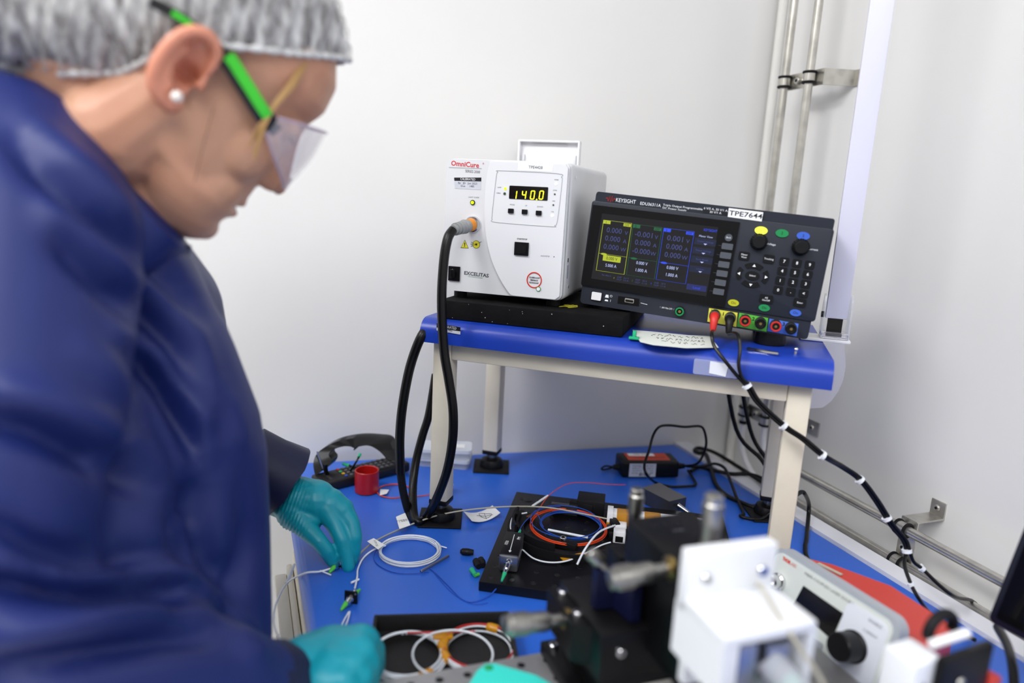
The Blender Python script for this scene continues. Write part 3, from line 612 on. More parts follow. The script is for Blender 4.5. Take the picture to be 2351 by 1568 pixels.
for n_, (q4, m) in enumerate((([(1168, 1090), (1416, 1132), (1405, 1255), (1152, 1208)], 'term_y'), ([(1432, 1132), (1682, 1178), (1668, 1297), (1410, 1252)], 'term_g'), ([(1694, 1183), (1948, 1228), (1930, 1338), (1675, 1292)], 'term_b'))):
    q = K.poly(q4, QO - .0002, QO + .0005, 'terminal_plate', m)
    cx, cy = sum(p_[0] for p_ in q4) / 4, sum(p_[1] for p_ in q4) / 4
    K.text('123'[n_], cx + 6, cy - 28, .0058, 'ink', QO + .0007, q, bold=.0002); K.text('+', q4[0][0] + 22, q4[0][1] + 18, .004, 'ink', QO + .0007, q); K.text('–', q4[1][0] - 22, q4[1][1] + 18, .004, 'ink', QO + .0007, q)
    for s, dx in (('+', -66), ('-', 66)):
        a, b = K.p(cx + dx, cy + dx * .17 - 12)
        T = PANEL @ trs((a, b, QO + .0005))
        w = G().lathe([(.0066, 0), (.0066, .006), (.0064, .007), (.0064, .0135), (.0048, .0140), (.0048, .0095), (.0006, .0095)], T, 24).build('binding_post', 'post_dark', q)
        if n_ > 0: G().tube([T @ Vector((.0052 * math.cos(t), .0052 * math.sin(t), .0140)) for t in np.linspace(0, 6.2832, 25)[:-1]], .0011, 6, True).build('post_ring', 'post_red' if s == '+' else 'black_plastic', w)
        G().cyl(T @ Vector((0, 0, .009)), T @ Vector((0, 0, .013)), .0016, n=10).build('post_pin', 'brass', w)
        TERM[(n_ + 1, s)] = (MK @ T)
# feet: left ones on the slab, right ones on the shelf
def psu_foot(x, v, zbase):
    top = MK @ Vector((x, v, sb)); g = G(); c = Vector((top.x, top.y, zbase)); c2 = MS.inverted() @ c; l = psu.matrix_world.inverted()
    g.lathe([(.0185, 0), (.019, .003), (.0175, (top.z - zbase) + .002)], trs(c), 26); gg = G(); gg.add([(l @ Vector(v_))[:] for v_ in g.v], g.f); gg.build('foot', 'black_plastic', psu)
psu_foot(.032, .022, 1.0660); psu_foot(.235, .022, ZS + .0005); psu_foot(.235, .105, ZS + .0005); psu_foot(.032, .105, 1.0660)
# screen reflection is left to the renderer
# ------------------------------------------------------------------ materials for small things
mat('anodised_black', '#0a0a0d', 0.40, noise=0.2, nscale=30, spec=0.35); mat('print_black', '#101013', 0.55, spec=0.3); mat('alu', '#a9abb2', 0.35, 1.0)
mat('fibre_blue', '#1d4fb8', 0.4); mat('fibre_orange', '#e0481c', 0.4); mat('fibre_white', '#dfe4ec', 0.4); mat('fibre_clear', '#a9a494', 0.35); mat('fibre_red', '#b02a2a', 0.4)
mat('boot_green', '#1fae7a', 0.45); mat('boot_lime', '#52c244', 0.45); mat('kapton', '#c98a14', 0.22, alpha=0.85); mat('kapton_dark', '#7a4a14', 0.2, alpha=0.7); mat('cup_red', '#a81414', 0.35, coat=.2); mat('label_orange', '#c8442a', 0.5)
mat('acrylic_dark', '#2c2c2e', 0.12, coat=.5); mat('box_clear', '#dfe6f4', 0.08, alpha=0.30, spec=.8); mat('box_rim', '#e8eef8', 0.1, alpha=0.6); mat('remote_black', '#18181a', 0.45); mat('note_paper', '#dfe3dc', 0.7); mat('pen_ink', '#2a2c34', 0.7)
def z_(p, z): return np.array([p[0], p[1], z])
def dp(x, y, h=0.0): return pz(x, y, DESK + h)
def cable(name, pts, r, m, label, cat, n=8, sub=6, group=None, ends=None):
    return tone(name, G().tube(smooth_path(pts, sub), r, n), m, label, cat, group, 60)
# ------------------------------------------------------------------ black optical breadboard
ZB = DESK + .0130
F0, F1 = pz(1099, 1334, ZB), pz(1304, 1363, ZB); ang = math.atan2(F1[1] - F0[1], F1[0] - F0[0])
MB = trs((F0[0], F0[1], DESK), (0, 0, ang)); MBi = MB.inverted()
bb = thing('optical_breadboard', 'black optical breadboard carrying fibre coils, lying under the riser shelf', 'breadboard', MB)
BW, BL_ = .305, .262
G().box((0, 0, .0004), (BW, BL_, .0128), b=.0010).build('plate', 'anodised_black', bb)
g = G()
for i in range(12):
    for j in range(10): g.lathe([(.0034, .0), (.0030, .00035), (.0024, .0003), (.0022, .0001)], trs((.0125 + i * .025, .0125 + j * .025, .0128)), 10)
mat('hole_black', '#040405', 0.25); g.build('threaded_holes', 'hole_black', bb)['kind'] = 'stuff'
for x, y in ((.022, .238), (.28, .02)): G().lathe([(.0075, 0), (.0070, .0004), (.0005, .0004)], trs((x, y, .0128)), 18).build('counterbore', 'hole_black', bb)
def bl(x, y, h=0.0):                           # photo pixel on the board top (+h), in board coordinates
    p = MBi @ Vector(pz(x, y, ZB + h)); return np.array([p.x, p.y])
def bw(x, y, h=0.0): return pz(x, y, ZB + h)
# fibre spool fixture on the board
cS = bl(1305, 1208, .008); RS = .052
MSp = MB @ trs((cS[0], cS[1], .0131))
sp = thing('fibre_spool', 'black printed fibre spool with curved walls and a screw clamp, on the black breadboard', 'spool', MSp)
def arc(r0, r1, a0, a1, z0, z1, n=14):
    P_ = [(r0 * math.cos(rad(a0 + (a1 - a0) * k / n)), r0 * math.sin(rad(a0 + (a1 - a0) * k / n))) for k in range(n + 1)] + [(r1 * math.cos(rad(a1 - (a1 - a0) * k / n)), r1 * math.sin(rad(a1 - (a1 - a0) * k / n))) for k in range(n + 1)]
    return G().prism(P_, z0, z1)
arc(.060, .082, 150, 300, 0, .004, 24).build('base_arc', 'print_black', sp)
arc(.0735, .0765, 165, 208, .004, .018).build('curved_wall', 'print_black', sp); arc(.0735, .0765, 222, 262, .004, .018).build('curved_wall', 'print_black', sp)
arc(.068, .071, 168, 205, .004, .012).build('curved_wall', 'print_black', sp); arc(.079, .082, 205, 290, .004, .010, 20).build('curved_wall', 'print_black', sp)
for a in (78, 20): G().box((-.017, -.005, 0), (.017, .005, .018), trs((.062 * math.cos(rad(a)), .062 * math.sin(rad(a)), 0), (0, 0, rad(a - 90))), b=.001).build('guide_block', 'print_black', sp)
G().box((.006, .055, 0), (.045, .090, .022), b=.001).build('back_block', 'print_black', sp); G().box((-.030, .050, .0), (.008, .058, .014), b=.0005).build('glass_strip', 'acrylic_dark', sp)
cb = bl(1296, 1240, .01) - cS
q = G().box((-.018, -.006, 0), (.018, .006, .010), trs((cb[0], cb[1], 0), (0, 0, rad(-18))), b=.001).build('clamp_bar', 'print_black', sp); bolt(q, (cb[0] - .002, cb[1] + .001, .010), (0, 0, 1), .0048, .0035, 'screw', 'chrome')
G().box((-.012, -.003, .0), (.012, .003, .001), trs((-.052, .028, .0045), (0, 0, rad(60)))).build('kapton_strip', 'kapton_dark', sp); G().box((-.012, -.003, .0), (.012, .003, .001), trs((-.048, -.040, .0045), (0, 0, rad(-40)))).build('kapton_strip', 'kapton_dark', sp)
# fibre coils in the spool
def coil(cx, cy, r, turns, z, m, name, label, cat, rr=.0006, jit=.0016, a0=0, a1=None, asp=1.0, tail0=(), tail1=(), seed=1, lift=.0004, ctr=None, group=None):
    rnd = random.Random(seed); pts = []; N = int(26 * turns); c = ctr if ctr is not None else pz(cx, cy, z)
    pr_ = [rnd.uniform(-jit, jit) for _ in range(int(turns) + 3)]
    for k in range(N + 1):
        a = a0 + 2 * math.pi * k / 26; i = k / 26; e = pr_[int(i)] * (1 - i % 1) + pr_[int(i) + 1] * (i % 1)
        pts.append(np.array([c[0] + (r + e) * math.cos(a), c[1] + (r + e) * asp * math.sin(a), z + lift * i + rnd.uniform(0, .0004)]))
    t0 = smooth_path(list(tail0) + [pts[0]], 6) if tail0 else []; t1 = smooth_path([pts[-1]] + list(tail1), 6) if tail1 else []
    return tone(name, G().tube(t0[:-1] + smooth_path(pts, 2) + t1[1:], rr, 6), m, label, cat, group, 60)
cw = np.array((MSp @ Vector((0, 0, 0)))[:])
coil(0, 0, .0505, 5, ZB + .0065, 'fibre_orange', 'fibre_coil', 'orange fibre coil wound in the black spool', 'fibre', rr=.0006, a0=rad(150), ctr=cw, seed=2, lift=.0006,
     tail0=[bw(1437, 1113, .004), bw(1395, 1112, .006), bw(1345, 1108, .012), bw(1300, 1112, .016), bw(1258, 1140, .014)])
coil(0, 0, .0385, 4, ZB + .005, 'fibre_blue', 'fibre_coil', 'blue fibre coil inside the orange one on the spool', 'fibre', rr=.0006, jit=.004, a0=rad(200), ctr=cw + np.array([.004, .006, 0]), seed=5, lift=.001, tail0=[bw(1190, 1222, .014), bw(1206, 1197, .012), bw(1232, 1180, .010)])
coil(0, 0, .0475, 1.2, ZB + .012, 'fibre_blue', 'fibre', 'single blue fibre loop rising above the spool', 'fibre', rr=.0006, a0=rad(95), ctr=cw + np.array([-.004, .004, 0]), seed=9, lift=.002)
cable('fibre', [bw(1176, 1228, .003), bw(1172, 1208, .004), bw(1180, 1185, .006), bw(1210, 1177, .008)], .0011, 'fibre_white', 'short white fibre curving round the back left of the spool', 'fibre')
cable('fibre', [bw(1200, 1262, .006), bw(1225, 1282, .004), bw(1260, 1291, .003), bw(1300, 1288, .004), bw(1340, 1272, .006), bw(1380, 1252, .010), bw(1402, 1245, .012)], .0010, 'fibre_white', 'white fibre sweeping round the front of the black spool', 'fibre')
cable('fibre', [bw(1325, 1296, .010), bw(1345, 1258, .026), bw(1375, 1222, .030), bw(1412, 1206, .024)], .0013, 'fibre_white', 'white fibre arching from the grey knob to the white tape bar', 'fibre')
tone('kapton_tape', G().box((-.018, -.0035, 0), (.018, .0035, .0012), trs(bw(1318, 1278, .0045), (0, 0, rad(28)))), 'kapton', 'amber tape strip across the white fibre at the board front', 'tape')
tone('splice_sleeve', G().cyl(bw(1222, 1162, .012), bw(1258, 1138, .014), .0017, n=10, b=.0004), 'fibre_white', 'white splice sleeve on the orange fibre at the board back', 'sleeve'); tone('splice_sleeve', G().cyl(bw(1258, 1216, .010), bw(1350, 1234, .010), .0017, n=10, b=.0004), 'fibre_white', 'long white splice sleeve lying on the orange coil', 'sleeve')
# black and silver modulator
fl_, fr_ = bw(1144, 1312), bw(1188, 1317); ax = fr_ - fl_; Mm = frame(fl_, ax)
mo = thing('fibre_modulator', 'small silver and black fibre module with white arrow on its top', 'module', Mm)
mw = float(np.linalg.norm(ax)); ml = .062; mh = .0215
G().box((0, .0, .0008), (mw, ml, mh), b=.0025).build('body', 'alu', mo); G().box((.0004, .003, mh - .001), (mw - .0004, ml - .001, mh + .0006), b=.0004).build('top_plate', 'anodised_black', mo)
g = G(); g.box((mw * .5 - .0003, .012, mh + .0006), (mw * .5 + .0003, ml - .008, mh + .0009)); g.prism([(mw * .5 - .0018, .012), (mw * .5 + .0018, .012), (mw * .5, .008)], mh + .0006, mh + .0009); g.build('arrow_mark', 'text_white', mo)
text('1550', .0055, 'text_white', mo, trs((mw * .22, .030, mh + .0009), (0, 0, rad(85)))); text('PM', .0055, 'text_white', mo, trs((mw * .80, .045, mh + .0009), (0, 0, rad(85))))
q = G().lathe([(.0050, 0), (.0050, .003), (.0034, .004), (.0034, .013), (.0026, .014), (.0026, .019)], axis((mw * .52, 0, mh * .62), (-.12, -1, -.22)), 18).build('connector', 'chrome', mo); G().lathe([(.0026, .018), (.0022, .022), (.0011, .032)], axis((mw * .52, 0, mh * .62), (-.12, -1, -.22)), 14).build('boot', 'boot_green', q)
q = G().lathe([(.0050, 0), (.0050, .003), (.0034, .004), (.0034, .009)], axis((mw * .62, ml, mh * .6), (.1, 1, .1)), 18).build('connector', 'chrome', mo); G().lathe([(.0026, .008), (.0022, .012), (.0011, .020)], axis((mw * .62, ml, mh * .6), (.1, 1, .1)), 14).build('boot', 'boot_green', q)
tip = np.array((Mm @ (axis((mw * .52, 0, mh * .62), (-.12, -1, -.22)) @ Vector((0, 0, .031))))[:])
cable('fibre', [tip, dp(1148, 1340, .010), dp(1125, 1366, .003), dp(1090, 1381, .001), dp(1060, 1375, .001), dp(1030, 1345, .001), dp(1003, 1318, .001), dp(985, 1303, .002)], .0007, 'fibre_blue', 'thin blue fibre trailing across the bench from the silver module', 'fibre')
cable('fibre', [dp(1120, 1384, .001), dp(1085, 1386, .001), dp(1040, 1362, .001), dp(1010, 1330, .001), dp(990, 1306, .001)], .0004, 'fibre_blue', 'second, finer blue fibre lying beside the trailing one', 'fibre')
# white taped bar and white connector heads at the right of the board
p0, p1 = bw(1400, 1192, .012), bw(1600, 1216, .012); Mt = frame(p0, p1 - p0)
tb = thing('taped_bar', 'white flat bar wrapped in amber tape bands, behind the micrometers', 'bar', Mt); Lb = .125
G().box((0, -.006, -.006), (Lb, .012, .012), b=.0008).build('bar', 'white_plastic', tb); G().box((-.004, -.010, -.012), (.004, .014, .014), b=.0006).build('end_plate', 'white_plastic', tb)
for u in (.009, .046, .095): G().box((u, -.0063, -.0063), (u + .022, .0123, .0123), b=.0004).build('tape_band', 'kapton', tb)
G().box((-.0043, -.0103, -.006), (.0043, .0123, .0), b=.0004).build('tape_band', 'kapton', tb)
for u, v, w in ((.004, -.024, .019), (.006, -.044, .016)):
    q = G().box((u, v, -.012), (u + w, v + .014, .004), b=.001).build('connector_head', 'white_plastic', tb); G().box((u + .003, v - .0008, -.010), (u + w - .003, v + .010, -.002), b=.0004).build('connector_slot', 'black_plastic', q)
g = G(); g.box((-.003, -.0245, -.0125), (.028, -.014, .0), b=.001); g.box((.0, -.034, -.0125), (.026, -.026, -.004), b=.001); g.build('clip', 'black_plastic', tb)
# dark box with a silver fibre lead
c4 = [pz(1474, 1120, DESK + .024), pz(1514, 1109, DESK + .024), pz(1576, 1142, DESK + .024), pz(1537, 1152, DESK + .024)]
db = thing('smoked_box', 'low smoked dark plastic box with a silver fibre connector, behind the breadboard', 'box')
G().prism([(p[0], p[1]) for p in c4], DESK + .0006, DESK + .024, b=.0012).build('box', 'acrylic_dark', db)
mat('dull_grey', '#5a5a5c', 0.6); G().prism([(p[0], p[1]) for p in c4], DESK + .0242, DESK + .0247).build('lid', 'dull_grey', db)
e0 = pz(1556, 1160, DESK + .014); e1 = pz(1590, 1184, DESK + .004)
q = G().cyl(e0, e0 + (e1 - e0) * .75, .0045, .0028, n=14).build('connector', 'chrome', db); G().cyl(e0 + (e1 - e0) * .75, e1, .0026, .0012, n=12).build('boot', 'boot_green', q)
# ------------------------------------------------------------------ power adapter and its cables
a0_, a1_ = dp(1427, 1098), dp(1558, 1098); Ma = frame(a0_, a1_ - a0_); La = float(np.linalg.norm(a1_ - a0_)); ad = thing('power_adapter', 'black mains power adapter with orange label on top, at the back of the bench', 'adapter', Ma)
G().box((0, 0, .0006), (La, .046, .029), b=.004, seg=3).build('case', 'black_plastic', ad)
q = G().box((.012, .008, .0291), (La - .014, .040, .0293)).build('orange_label', 'label_orange', ad); G().box((.018, .027, .0293), (.064, .039, .0295)).build('white_label', 'label_white', q); text('TPE 3095', .0070, 'ink', q, trs((.041, .033, .0297)))
text('SHARED EQUIPMENT', .0055, 'ink', q, trs((.052, .019, .0296)), width=.055)
q = G().prism([(.012, .003), (.058, .003), (.058, .026), (.012, .026)], 0, .0004, PANEL).build('rating_sticker', 'sticker_silver', ad)
for k, s in enumerate(('MODEL  ADP 12V', 'INPUT  100-240 V', 'OUTPUT  12 V  5 A', 'CLASS II')): text(s, .0035, 'ink', q, PANEL @ trs((.035, .022 - .0042 * k, .0006)), width=.036)
g = G(); random.seed(2)
for k in range(9): g.box((.030 + k * .0022, -.0006, .0045), (.0306 + k * .0022 + random.uniform(0, .0008), -.0004, .0085))
g.build('bar_marks', 'ink', q)
G().lathe([(.006, 0), (.0055, .006), (.004, .016)], axis((La, .020, .014), (1, 0, 0)), 14).build('strain_relief', 'black_rubber', ad); G().lathe([(.006, 0), (.004, .010)], axis((0, .020, .012), (-1, 0, 0)), 14).build('strain_relief', 'black_rubber', ad)
def c3(x, y, h): return dp(1360 + x / 3.918, 960 + y / 3.918, h)
def t3(x, y, t): return pd(1360 + x / 3.918, 960 + y / 3.918, t)
sr = np.array((Ma @ Vector((La + .015, .020, .014)))[:]); sl = np.array((Ma @ Vector((-.009, .020, .012)))[:])
cable('adapter_cable', [sl, c3(120, 430, .008), c3(82, 455, .004), c3(110, 462, .003), c3(190, 440, .003)], .0016, 'black_cable', 'short black lead looping out of the left end of the adapter', 'cable')
cable('adapter_cable', [sr, t3(940, 410, 1.165), t3(1000, 320, 1.16), t3(1025, 220, 1.15), t3(1005, 110, 1.145), t3(960, 72, 1.14), t3(830, 78, 1.13), t3(690, 64, 1.12), t3(600, 80, 1.11), t3(545, 160, 1.105), t3(510, 290, 1.10), t3(468, 420, 1.09), t3(490, 510, 1.085), c3(570, 580, .004), c3(700, 614, .003), c3(850, 612, .003), c3(930, 598, .003), c3(900, 530, .003), c3(860, 470, .006)], .0021, 'black_cable', 'thin black cable looping high in front of the power adapter', 'cable')
cable('mains_lead', [sr + [.004, 0, 0], c3(980, 432, .016), c3(1100, 410, .020), c3(1190, 450, .020), c3(1240, 560, .014), c3(1300, 720, .006), c3(1360, 860, .004), c3(1330, 880, .004), c3(1420, 905, .004), c3(1520, 905, .004), c3(1600, 850, .012), c3(1690, 780, .03), c3(1760, 700, .04)], .0026, 'black_cable', 'black cable draped from the adapter towards the right shelf leg', 'cable')
cable('mains_lead', [c3(880, 480, .004), c3(960, 440, .004), c3(1100, 470, .004), c3(1250, 500, .004), c3(1380, 500, .005), c3(1500, 530, .008), c3(1600, 600, .008), c3(1640, 700, .006)], .0034, 'black_cable', 'thick black lead running over the white strip at the bench corner', 'cable')
cable('mains_lead', [c3(1640, 640, .014), c3(1500, 560, .006), c3(1300, 430, .005), c3(1100, 310, .005), c3(960, 268, .005), c3(920, 290, .005), c3(960, 312, .005), c3(1020, 320, .005), c3(1060, 430, .004), c3(1110, 590, .004), c3(1200, 690, .004), c3(1320, 750, .004), c3(1450, 800, .004), c3(1600, 820, .006), c3(1680, 830, .010)], .0036, 'black_cable', 'thick black lead forming a tight loop near the bench corner', 'cable')
cable('mains_lead', [t3(1820, 700, .97), t3(1880, 665, .985), t3(1910, 680, .99), c3(1945, 760, .03), c3(1945, 860, .012), c3(1935, 980, .004), c3(1925, 1097, .004), c3(1915, 1150, .004), c3(1925, 1240, .004), c3(1990, 1330, .004)], .0030, 'black_cable', 'black lead hanging down right of the shelf leg', 'cable')
for x0, x1_, lab in ((1640, 1778, 'black cable dropping behind the shelf, left of the pair'), (1672, 1790, 'black cable dropping behind the shelf, right of the pair')):
    cable('hanging_cable', [S((toS(sv(x0 - 20, 840, .20)))[0], .24, 1.03), S(toS(sv(x0, 900, .235))[0], .262, 1.00), pd(x0 + 50, 985, 1.13), pd(x1_ - 30, 1055, 1.12), pd(x1_ - 4, 1105, 1.10), pd(x1_ + 6, 1150, 1.085)], .0034, 'black_cable', lab, 'cable')
# ------------------------------------------------------------------ test leads from the power supply
for s, m, dx in (('+', 'post_red', 0), ('-', 'black_plastic', 1)):
    T = TERM[(1, s)]; o_ = np.array((T @ Vector((0, 0, .0125)))[:]); dn = np.array([0, 0, -1.0]); out = np.array((T.to_3x3() @ Vector((0, 0, 1)))[:])
    t = thing('test_lead', ('red' if s == '+' else 'black') + '-plugged black test lead hanging from the power supply', 'test lead')
    e = o_ + out * .012 + dn * .016
    G().tube(smooth_path([o_ - out * .002, o_ + out * .006 + dn * .002, o_ + out * .010 + dn * .009, e], 5), .005, 14, rs=np.linspace(.0062, .0032, 16)).build('plug', m, t)
    lead = [(1713, 886), (1738, 925), (1797, 979), (1840, 1008), (1886, 1046), (1930, 1072), (1972, 1102), (2010, 1152), (2042, 1203), (2072, 1240), (2080, 1266)]
    lt = (0, 0, 0, 0, 0, .795, .80, .805, .81, .81, .81)
    k = .0 if s == '+' else .0034
    LP = [(sv(x, y, -.026) if not t_ else pd(x, y, t_)) + np.array([k, -k * .5, k * .3]) for (x, y), t_ in zip(lead, lt)]
    if s == '+': P_ = [e, sv(1634, 768, -.012), sv(1640, 795, -.020), sv(1664, 828, -.028), sv(1690, 860, -.028)] + LP + [pd(2077, 1298, .80), pd(2092, 1342, .785), pd(2112, 1378, .775), dp(2140, 1412, .004), dp(2185, 1440, .004), dp(2240, 1470, .004)]
    else: P_ = [e, sv(1693, 768, -.012), sv(1699, 800, -.022), sv(1696, 838, -.028), sv(1704, 868, -.028)] + LP + [pd(2098, 1290, .81), pd(2118, 1306, .81), pd(2155, 1342, .80), pd(2192, 1370, .80), wall(along(wp(2215, 1392)), .73, .045), wall(along(wp(2225, 1400)) + .02, .66, .05)]
    G().tube(smooth_path(P_, 6), .0021, 8).build('lead', 'black_cable', t)
for i, (x, y, t, dx, dy) in enumerate(((1715, 887, 0, 23, 35), (1799, 978, 0, 50, 40), (1888, 1046, 0, 45, 28), (1974, 1102, .80, 40, 40), (2036, 1190, .809, 30, 48), (2082, 1265, .809, 4, 30), (2091, 1342, .785, 10, 30), (2117, 1306, .81, 25, 22))):
    if not t: t = float(proj(sv(x, y, -.027))[2])
    c = pd(x, y, t); d = pd(x + dx, y + dy, t) - c; d /= np.linalg.norm(d); r = .0050 if i < 6 else .0030
    lab = ('first zip tie on the test leads, on the cream shelf rail', 'second zip tie down the test leads, left of the cream leg', 'third zip tie on the test leads, right of the cream leg', 'fourth zip tie on the test leads, against the right wall', 'fifth zip tie on the test leads, above the level pipe', 'sixth zip tie, where the test leads part', 'zip tie on the near test lead branch over the bench', 'zip tie on the far test lead branch over the lower pipe')[i]
    q = thing('zip_tie', lab, 'zip tie', axis(c, d), 'white zip ties on the test leads')
    G().lathe([(r, -.0018), (r + .0006, -.0018), (r + .0006, .0018), (r, .0018)], None, 16).build('band', 'tie_white', q); G().box((r, -.0022, -.0022), (r + .0035, .0022, .0022), b=.0006).build('lock', 'tie_white', q)
# ------------------------------------------------------------------ light guide cable
SLV = -.045
def gs(x, y, v): return sv(x, y, v)
so = np.array((MO @ (PANEL @ Vector((*P.p(325, 803), .004))))[:])
fo = thing('light_guide', 'thick black light guide looping down from the lamp unit to the bench', 'cable')
tipd = gs(1040, 528, -.025)
q = G().tube([so, so * .8 + tipd * .2, so * .45 + tipd * .55, tipd * 1.0], .0078, 18, rs=[.0078, .0080, .0080, .0060]).build('ferrule', 'grey_ferrule', fo)
for k in range(4):
    c = so * (.58 - .14 * k) + tipd * (.42 + .14 * k); G().lathe([(.0080, -.0016), (.0092 - .0006 * k, 0), (.0080, .0016)], axis(c, tipd - so), 18).build('rib', 'grey_ferrule', q)
G().lathe([(.0083, -.0045), (.0083, .0045)], axis(so * .85 + tipd * .15, tipd - so), 18).build('tag', 'orange_tag', q)
A_ = [tipd, gs(1028, 548, -.035), gs(1019, 600, -.042), gs(1014, 690, -.048), gs(1019, 800, -.048), gs(1030, 870, -.048), gs(1040, 940, -.048), gs(1039, 1010, -.045), gs(1025, 1085, -.040), gs(1000, 1150, -.03), dp(978, 1188, .008), dp(960, 1198, .007), dp(950, 1180, .012), gs(948, 1120, .02), gs(955, 1060, .04), gs(970, 1000, .05), gs(985, 950, .055), gs(1000, 860, .06)]
G().tube(smooth_path(A_, 8), .0060, 14).build('guide', 'black_cable', fo)
B_ = [S(.0, .12, .99), S(-.035, .06, 1.0), gs(976, 760, -.01), gs(945, 830, -.02), gs(926, 920, -.025), gs(918, 1000, -.025), gs(919, 1085, -.02)]
q = G().tube(smooth_path(B_, 8), .0064, 14).build('guide', 'black_cable', fo); G().tube(smooth_path([gs(919, 1080, -.02), gs(926, 1130, -.015), dp(938, 1175, .010), dp(952, 1196, .006)], 8), .0055, 12).build('guide_end', 'black_rubber', fo)
# ------------------------------------------------------------------ things on the shelf
npx = [(1452, 756), (1500, 760), (1580, 768), (1630, 770), (1650, 796), (1575, 797), (1500, 790), (1470, 783)]
nt_ = thing('paper_note', 'handwritten pale paper note lying on the blue shelf in front of the power supply', 'note')
G().prism([tuple(pz(x, y, ZS + .002)[:2]) for x, y in npx], ZS + .0008, ZS + .0013).build('paper', 'note_paper', nt_)
random.seed(11); g = G()
for r_ in range(3):
    x = 1495 + r_ * 12
    while x < 1620:
        w = random.uniform(4, 16); y = 768 + r_ * 7 + (x - 1490) * .07
        pts = [pz(x + w * k / 5, y + random.uniform(-2.5, 2.5), ZS + .0016) for k in range(6)]; g.tube(pts, .00022, 4); x += w + random.uniform(3, 9)
g.build('handwriting', 'pen_ink', nt_)
tone('green_clip', G().box((-.002, -.004, 0), (.002, .004, .010), trs(pz(1456, 778, ZS + .0005), (0, 0, TH)), b=.0008).box((-.006, -.006, 0), (.006, .002, .003), trs(pz(1456, 778, ZS + .0005), (0, 0, TH)), b=.0008), 'boot_green', 'small green clip beside the paper note on the shelf', 'clip')
p0, p1 = pz(1715, 804, ZS), pz(1787, 816, ZS); tw = thing('tweezers', 'slim steel tweezers lying on the right of the blue shelf', 'tweezers', frame(p0 + np.array([0, 0, .0022]), p1 - p0)); Lt = float(np.linalg.norm(p1 - p0))
for s in (-1, 1): G().prism([(0, s * .0002), (Lt * .6, s * .0028), (Lt, s * .001), (Lt, s * .0016), (Lt * .6, s * .0040), (0, s * .0018)], -.001, .0012).build('arm', 'chrome', tw)
t = thing('ball_stud', 'tiny silver ball-headed stud on the right end of the blue shelf', 'stud', trs(pz(1826, 813, ZS))); G().cyl((0, 0, .0003), (0, 0, .004), .0016, n=10).build('stem', 'steel', t); G().sph((0, 0, .0055), .0026).build('head', 'chrome', t)
# upright white bar in its clear holder
ub = pz(1913, 776, ZS + .0045); Mu = trs((ub[0], ub[1], ZS), (0, 0, TH))
ua = thing('upright_bar', 'flat white upright bar in a clear plastic holder at the right end of the shelf', 'bar', Mu)
mat('bar_white', '#dcdcec', 0.35)
G().box((-.013, -.004, .030), (.013, .004, .66), b=.001).build('bar', 'bar_white', ua)
for s in (-1, 1): G().prism([(-.012, .004), (.012, .004), (.011, .046), (.004, .060), (-.004, .058), (-.011, .04)], s * .0155 - .0012, s * .0155 + .0012, Matrix(((0, 0, 1, 0), (1, 0, 0, 0), (0, 1, 0, 0), (0, 0, 0, 1)))).build('holder_side', 'box_clear', ua)
G().box((-.016, -.012, .0045), (.016, .012, .012), b=.001).build('holder_base', 'clear_plastic', ua); G().cyl((-.018, 0, .034), (-.0145, 0, .034), .004, n=14).build('holder_screw', 'black_plastic', ua)
G().box((-.009, .0045, .006), (.009, .0060, .032)).build('dark_insert', 'display_black', ua)
G().box((-.040, -.014, .0005), (.019, .026, .0044), b=.001).build('foot_plate', 'white_plastic', ua)
# clear acrylic flap hanging beside the shelf
mat('acrylic_milky', '#e4e4f0', 0.25, alpha=0.5, spec=.6)
P_ = [tuple(spx(x, y, .262)[[0, 2]]) for x, y in ((1850, 792), (1938, 786), (1942, 840), (1936, 872), (1925, 898), (1908, 922), (1888, 936), (1850, 938))]
tone('acrylic_sheet', G().prism(P_, .0, .002, MS @ Matrix(((1, 0, 0, 0), (0, 0, 1, .262), (0, 1, 0, 0), (0, 0, 0, 1)))), 'acrylic_milky', 'milky clear sheet with a rounded corner hanging behind the right end of the shelf', 'sheet')
# ------------------------------------------------------------------ left side of the bench
def c6(x, y, h=0.0): return dp(600 + x / 2.667, 980 + y / 2.667, h)
r0, r1 = c6(385, 372), c6(835, 262); Mr = frame(r0, r1 - r0); rc = thing('remote_control', 'black remote control with coloured keys, lying behind the red cup', 'remote', Mr); Lr = float(np.linalg.norm(r1 - r0)) + .012
G().box((-.012, -.020, .0006), (Lr, .022, .017), b=.004, seg=3).build('case', 'remote_black', rc)
mat('rk_grey', '#5a5a60', 0.5); mat('rk_red', '#c03028', 0.5); mat('rk_green', '#2aa060', 0.5); mat('rk_yellow', '#c8981c', 0.5); mat('rk_blue', '#3048a8', 0.5)
for i in range(12):
    for j in range(4):
        u = .030 + i * (Lr - .044) / 11; v = -.0135 + j * .0095
        m = 'rk_grey'
        if i == 0: m = ('rk_blue', 'rk_yellow', 'rk_green', 'rk_red')[j]
        if i == 11 and j == 3: m = 'rk_red'
        G().box((u - .0024, v - .0026, .0168), (u + .0024, v + .0026, .0186), b=.0007).build('key', m, rc)
text('SAMSUNG', .0062, 'rk_grey', rc, trs((.006, .0, .0172), (0, 0, rad(-90))), width=.026)
